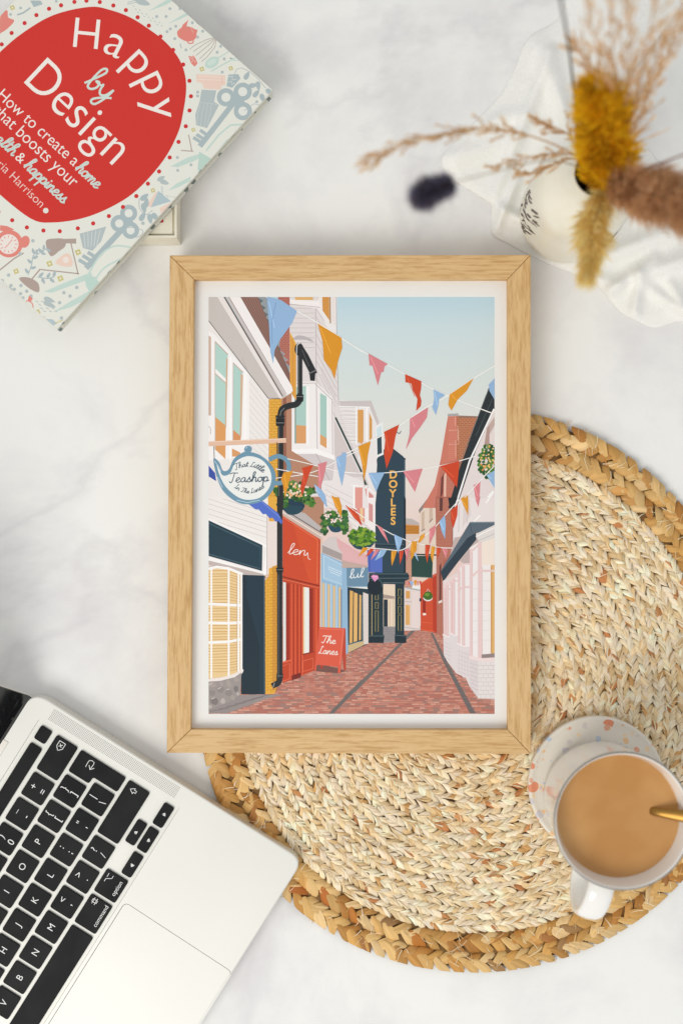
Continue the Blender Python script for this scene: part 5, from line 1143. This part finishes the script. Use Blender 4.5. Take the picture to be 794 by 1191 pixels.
# ------------------------------------------------------------------ linen cloth
random.seed(3)
m_lin = new_mat('white_linen', rough=.85, spec=.15); nz, cr, mp = noise_mix(m_lin, lin((238, 237, 231)), lin((243, 242, 237)), 600, 3, bump=.3, bdist=.0003)
m_lin.node_tree.nodes['Principled BSDF'].inputs['Sheen Weight'].default_value = .2
OL = [(690, -60), (668, -30), (654, 12), (640, 28), (626, 35), (616, 42), (607, 56), (600, 76), (591, 94), (586, 104), (574, 119), (556, 137), (540, 153), (524, 170), (514, 182), (516, 196), (528, 209), (548, 222), (566, 234), (571, 240), (571, 256), (573, 273), (592, 284), (618, 298), (650, 312), (676, 322), (694, 332), (708, 348), (722, 363), (742, 374), (762, 381), (794, 374), (830, 390), (880, 360), (900, 290), (850, 230), (810, 215), (785, 203), (766, 188), (750, 168), (732, 149), (724, 110), (740, 60), (790, 10), (800, -50), (750, -80)]
from mathutils import noise as mno
cc = Vector((668, 170)); NA = 360
loop = catmull([(a, b, 0) for a, b in OL], 8, True)
ctl = [cc.to_3d()]
def seg_d(p, a, b):
    ab = b - a; t = max(0, min(1, (p - a).dot(ab) / ab.dot(ab))); return (p - a - ab * t).length, t
FOLD = [((571, 238), (640, 60), 10, .0045), ((560, 230), (640, 275), 9, .004), ((640, 60), (668, 180), 12, .0035), ((573, 273), (600, 210), 8, .0045), ((610, 300), (720, 330), 10, .003), ((700, 300), (794, 262), 12, .007), ((735, 375), (745, 320), 9, .006), ((745, 320), (830, 290), 12, .008), ((700, 345), (760, 300), 9, .006), ((752, 332), (800, 368), 8, .004), ((600, 160), (520, 185), 14, .0025), ((560, 145), (610, 130), 12, .003), ((620, 45), (655, 130), 13, .003), ((766, 188), (740, 250), 9, .004), ((780, 330), (810, 380), 9, .005), ((690, 320), (660, 300), 12, .003)]
def cloth_h(p, edge):
    h = .0012
    for a, b, w_, k in FOLD:
        d, t = seg_d(p, Vector(a), Vector(b)); h += 1.15 * k * math.exp(-(d / (w_ * .8)) ** 2) * (.35 + .65 * math.sin(math.pi * min(1, max(0, .15 + .7 * t))))
    h += .0016 * (mno.noise(Vector((p.x * .018, p.y * .018, 3))) + .5) + .0012 * abs(mno.noise(Vector((p.x * .03 + p.y * .015, p.y * .03, 8))))
    return .0006 + max(0, h) * min(1, edge / 14) ** .6
RN = 70; v = []; f = []; M = len(loop)
for i in range(RN + 1):
    rho = 1 - (i / RN) ** 1.5 if i < RN else 0
    for p in loop:
        q = cc + (p.to_2d() - cc) * max(rho, .002); e = (p.to_2d() - cc).length * (1 - rho)
        v.append(W(q.x, q.y, cloth_h(q, e) if i else .0004))
for i in range(RN):
    for k in range(M): f.append((i * M + k, i * M + (k + 1) % M, (i + 1) * M + (k + 1) % M, (i + 1) * M + k))
b0 = len(v); v += [Vector((x.x, x.y, .0001)) for x in v[:M]]
for k in range(M): f.append((b0 + k, b0 + (k + 1) % M, (k + 1) % M, k))
mb = MB(); mb.add(v, f); o = mb.build('cloth', m_lin, smooth=True, origin=W(668, 200, 0)); tag(o, 'crumpled white linen cloth spread under the cream vase', 'cloth')

# ------------------------------------------------------------------ vase
VB = W(656, 256, 0); vz = .0045; vc = (VB.x, VB.y)
m_vase = new_mat('cream_ceramic', rough=.3, spec=.45, coat=.2); noise_mix(m_vase, lin((232, 226, 206)), lin((238, 233, 216)), 40, 3)
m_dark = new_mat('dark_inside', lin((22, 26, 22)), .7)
m_ink = new_mat('brown_glaze_marks', lin((92, 70, 66)), .5)
vase = thing('vase', 'small cream ceramic bud vase with brown brushed marks holding dried stems', 'vase', (vc[0], vc[1], vz))
vp = [(1e-7, 0), (.022, 0), (.0265, .001), (.0292, .004), (.0306, .010), (.0310, .022), (.0306, .042), (.0300, .058), (.0292, .068), (.0272, .0745), (.0240, .079), (.0205, .0825), (.0165, .087), (.0140, .0930), (.0132, .1000), (.0136, .1045), (.0142, .1068), (.0138, .1080), (.0128, .1078)]
vpc = [(p.x, p.y) for p in catmull([(a, b, 0) for a, b in vp[1:]], 4)]
mb = MB(); lathe(mb, [(1e-7, vz)] + [(a, b + vz) for a, b in vpc], vc, 96); mb.build('body', m_vase, vase, smooth=True)
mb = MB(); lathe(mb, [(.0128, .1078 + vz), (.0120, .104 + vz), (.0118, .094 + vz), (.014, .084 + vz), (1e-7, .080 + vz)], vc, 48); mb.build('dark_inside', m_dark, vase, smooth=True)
def vr(h):
    for (r0_, h0), (r1_, h1) in zip(vpc, vpc[1:]):
        if h0 <= h <= h1 and h1 > h0: return r0_ + (r1_ - r0_) * (h - h0) / (h1 - h0)
    return .03
def mark(a0, h0, a1, h1, w_):
    v = []; 
    for i in range(6):
        u = i / 5; a = a0 + (a1 - a0) * u; h = h0 + (h1 - h0) * u; ww = w_ * math.sin(math.pi * (.08 + .84 * u))
        for s_ in (-1, 1): aa = a + s_ * ww / .03; r = vr(h) + .00012; v.append((vc[0] + r * math.cos(aa), vc[1] + r * math.sin(aa), h + vz))
    mb.add(v, [(2 * i, 2 * i + 1, 2 * i + 3, 2 * i + 2) for i in range(5)])
for base_a in (math.radians(186), math.radians(318)):
    mb = MB()
    for i in range(52):
        a = base_a + random.uniform(-.34, .34); h = random.uniform(.012, .060) * (1 - .4 * abs(a - base_a)); mark(a, h, a + random.uniform(-.05, .10) + .12, h + random.uniform(.004, .011), random.uniform(.0004, .0011))
    mb.build('brushed_mark', m_ink, vase)

# ------------------------------------------------------------------ dried stems
m_dry = new_mat('dried_plant', rough=.8, spec=.15, attr=True)
def translucent(m):
    nt = m.node_tree; b = nt.nodes['Principled BSDF']; out = nt.nodes['Material Output']; at = [n for n in nt.nodes if n.type == 'ATTRIBUTE'][0]
    t = nt.nodes.new('ShaderNodeBsdfTranslucent'); LK(m, at.outputs['Color'], t.inputs[0])
    mx = nt.nodes.new('ShaderNodeMixShader'); mx.inputs[0].default_value = .45
    LK(m, b.outputs[0], mx.inputs[1]); LK(m, t.outputs[0], mx.inputs[2]); LK(m, mx.outputs[0], out.inputs[0])
translucent(m_dry)
VO = Vector((vc[0], vc[1], vz + .1075))
def hair(mb, p, d, L, w_, col):
    s_ = d.cross(Vector((random.uniform(-1, 1), random.uniform(-1, 1), random.uniform(-1, 1)))).normalized() * w_ / 2
    mb.add([p - s_, p + s_, p + d * L * .6 + s_ * .6, p + d * L], [(0, 1, 2), (0, 2, 3)], col)
def rv(): 
    while True:
        v = Vector([random.uniform(-1, 1) for _ in range(3)])
        if .05 < v.length < 1: return v.normalized()
def jit(c_, a): k = random.uniform(1 - a, 1 + a); return tuple(min(1, x * k) for x in c_)
def stem_path(px_pts):
    return [VO + Vector((random.uniform(-.006, .006), random.uniform(-.006, .006), -.018))] + [W(x, y, z_) for x, y, z_ in px_pts]
def fluffy(name, label, pts, prof, n, cols, L, w_, stem_col, stem_r=.0007, grp='dried stems in the vase', start=1, along=.45, part='plume'):
    """stem running along pts (px, py, height); plume of fine hairs about its last part, prof = radius along it"""
    root = thing(name, label, 'dried flower', VO + Vector((0, 0, -.01)), grp)
    P = catmull(stem_path(pts), 8); mb = MB(); tube(mb, P, stem_r, 6, lin(stem_col)); mb.build('stem', m_dry, root, smooth=True)
    Q = catmull([W(x, y, z_) for x, y, z_ in pts[start:]], 10); mb = MB(); cl = [lin(c_) for c_ in cols]
    for i in range(n):
        u = random.random(); k = u * (len(Q) - 1); a = int(min(k, len(Q) - 2)); p = Q[a].lerp(Q[a + 1], k - a); t = (Q[a + 1] - Q[a]).normalized()
        r = np.interp(u, [q[0] for q in prof], [q[1] for q in prof])
        d = rv(); d = (d - t * d.dot(t)).normalized(); rad = r * random.random() ** .5 * (1 + .55 * mno.noise(p * 120 + d * 1.6))
        blotch = .5 + .5 * mno.noise(p * 90 + d * 1.2)
        c_ = cl[min(len(cl) - 1, int(max(0, min(.999, blotch * .9 + random.uniform(-.15, .25))) * len(cl)))]
        hair(mb, p + d * rad * .85, (d * (1 - along) + t * along + rv() * .35).normalized(), L * random.uniform(.5, 1.2), w_ * random.uniform(.6, 1.3), jit(c_, .18))
    mb.build(part, m_dry, root)
    return root
fluffy('mustard_flower', 'thick mustard yellow fluffy spike standing over the vase mouth', [(697, 207, .135), (706, 180, .150), (700, 140, .172), (692, 100, .192)],
       [(0, .008), (.12, .0135), (.35, .0165), (.6, .0145), (.85, .0125), (1, .006)], 9000, [(184, 134, 26), (238, 190, 34), (248, 208, 38), (254, 222, 60)], .0075, .0010, (150, 120, 60), start=0)
fluffy('brown_plume', 'broad brown feathery plume reaching right from the vase', [(712, 216, .140), (745, 222, .165), (800, 238, .20), (870, 248, .235)],
       [(0, .004), (.2, .0115), (.45, .0150), (.8, .016), (1, .006)], 8000, [(176, 136, 98), (206, 164, 122), (226, 186, 142), (238, 202, 160)], .0100, .0008, (120, 92, 70), start=0, along=.6)
fluffy('golden_tuft', 'pale golden feathery tuft hanging down in front of the vase', [(702, 215, .120), (700, 235, .132), (688, 266, .142), (689, 296, .148), (682, 322, .150)],
       [(0, .0030), (.22, .0050), (.42, .0110), (.58, .0092), (.75, .0045), (1, .0020)], 3400, [(236, 206, 130), (246, 222, 150), (252, 232, 168), (254, 240, 190)], .0085, .0008, (190, 156, 100), start=0, along=.65)
fluffy('bunny_tail', 'small dark purple oval grass head on a thin stem left of the vase', [(690, 200, .125), (640, 186, .160), (580, 198, .195), (524, 213, .220), (504, 221, .228), (486, 230, .232)],
       [(0, .0026), (.3, .0049), (.6, .0053), (.9, .0034), (1, .0012)], 3600, [(84, 76, 84), (104, 96, 106), (128, 124, 150), (112, 104, 118)], .0060, .0006, (206, 196, 176), stem_r=.00035, start=3)
def reed(name, label, mains, col, nb, bl, spk, stem_r=.0006, grp='dried stems in the vase', droop=0.0, cat='dried grass', u0=.25):
    root = thing(name, label, cat, VO + Vector((0, 0, -.01)), grp)
    ms = MB(); mp_ = MB(); cl = [lin(c_) for c_ in col]
    for pts in mains:
        P = catmull(stem_path(pts), 8); tube(ms, P, [stem_r * (1 - .6 * i / len(P)) for i in range(len(P))], 5, cl[0])
        for i in range(nb):
            u = u0 + (1 - u0) * (i + random.random()) / nb; k = u * (len(P) - 1); a = int(min(k, len(P) - 2)); p = P[a].lerp(P[a + 1], k - a); t = (P[a + 1] - P[a]).normalized()
            d = (t * 1.1 + rv() * .75).normalized(); L = bl * random.uniform(.4, 1.15) * (1.3 - .85 * u); q = p; pp = [q]
            for s_ in range(5): d = (d + t * .12 + rv() * .12 + Vector((0, 0, -droop))).normalized(); q = q + d * L / 5; pp.append(q)
            tube(mp_, pp, .00022, 4, jit(cl[0], .2))
            for s_ in range(spk):
                k2 = random.uniform(.8, len(pp) - 1.001); q = pp[int(k2)].lerp(pp[int(k2) + 1], k2 % 1)
                hair(mp_, q, (d + rv() * .8).normalized(), random.uniform(.0016, .0036), random.uniform(.0007, .0013), jit(random.choice(cl), .2))
    ms.build('stem', m_dry, root, smooth=True); mp_.build('seed_head', m_dry, root)
    return root
reed('feathery_reed', 'fine straw coloured reed with long seed head arching far left of the vase', [[(676, 186, .125), (640, 166, .150), (592, 152, .165), (545, 150, .178), (500, 158, .190), (460, 171, .198), (428, 189, .202)]], [(232, 202, 158), (240, 214, 174), (246, 224, 190), (218, 180, 132)], 46, .019, 18, u0=.34)
reed('short_reed', 'short straw coloured reed with two drooping seed heads just left of the vase mouth', [[(678, 184, .120), (650, 178, .135), (610, 184, .148), (572, 194, .158)], [(678, 186, .120), (655, 186, .130), (625, 200, .138), (604, 200, .142)], [(676, 180, .122), (660, 156, .140), (640, 146, .150), (622, 138, .156)]], [(228, 196, 150), (240, 210, 168), (246, 222, 188)], 18, .014, 13, u0=.4)
reed('pampas_grass', 'tall beige feathery pampas fan spreading up to the top right', [[(702, 182, .14), (716, 130, .18), (700, 70, .215), (682, 10, .25), (678, -40, .27)], [(704, 182, .14), (722, 120, .18), (712, 60, .215), (712, 0, .25), (712, -40, .27)], [(706, 184, .14), (728, 120, .18), (732, 60, .22), (730, 0, .25), (728, -40, .27)], [(708, 184, .14), (735, 120, .18), (750, 60, .215), (762, 0, .25), (768, -40, .27)], [(708, 186, .14), (734, 140, .17), (758, 80, .20), (788, 20, .23), (812, -20, .25)], [(710, 188, .14), (736, 150, .16), (760, 96, .18), (784, 50, .2), (806, 22, .22)], [(700, 180, .14), (706, 130, .165), (688, 80, .19), (668, 52, .2)]],
     [(230, 200, 156), (240, 212, 170), (246, 222, 188), (230, 188, 128)], 40, .024, 13, u0=.28)
wire = thing('twig', 'bare thin dark twig rising from the vase past the top edge', 'dried stem', VO + Vector((0, 0, -.01)), 'dried stems in the vase')
mb = MB(); tube(mb, catmull([VO + Vector((-.008, .004, -.02)), W(672, 184, .118), W(669, 130, .16), W(662, 60, .21), W(650, -10, .26), W(640, -50, .28)], 8), .00062, 6, lin((96, 88, 76))); mb.build('stem', m_dry, wire, smooth=True)
tw = thing('pink_twig', 'bare thin pinkish twig pointing right above the brown plume', 'dried stem', VO + Vector((0, 0, -.01)), 'dried stems in the vase')
mb = MB(); tube(mb, catmull([VO + Vector((.006, .002, -.02)), W(712, 206, .13), W(750, 196, .16), W(800, 178, .20), W(850, 165, .22)], 8), .0005, 6, lin((178, 140, 124))); mb.build('stem', m_dry, tw, smooth=True)
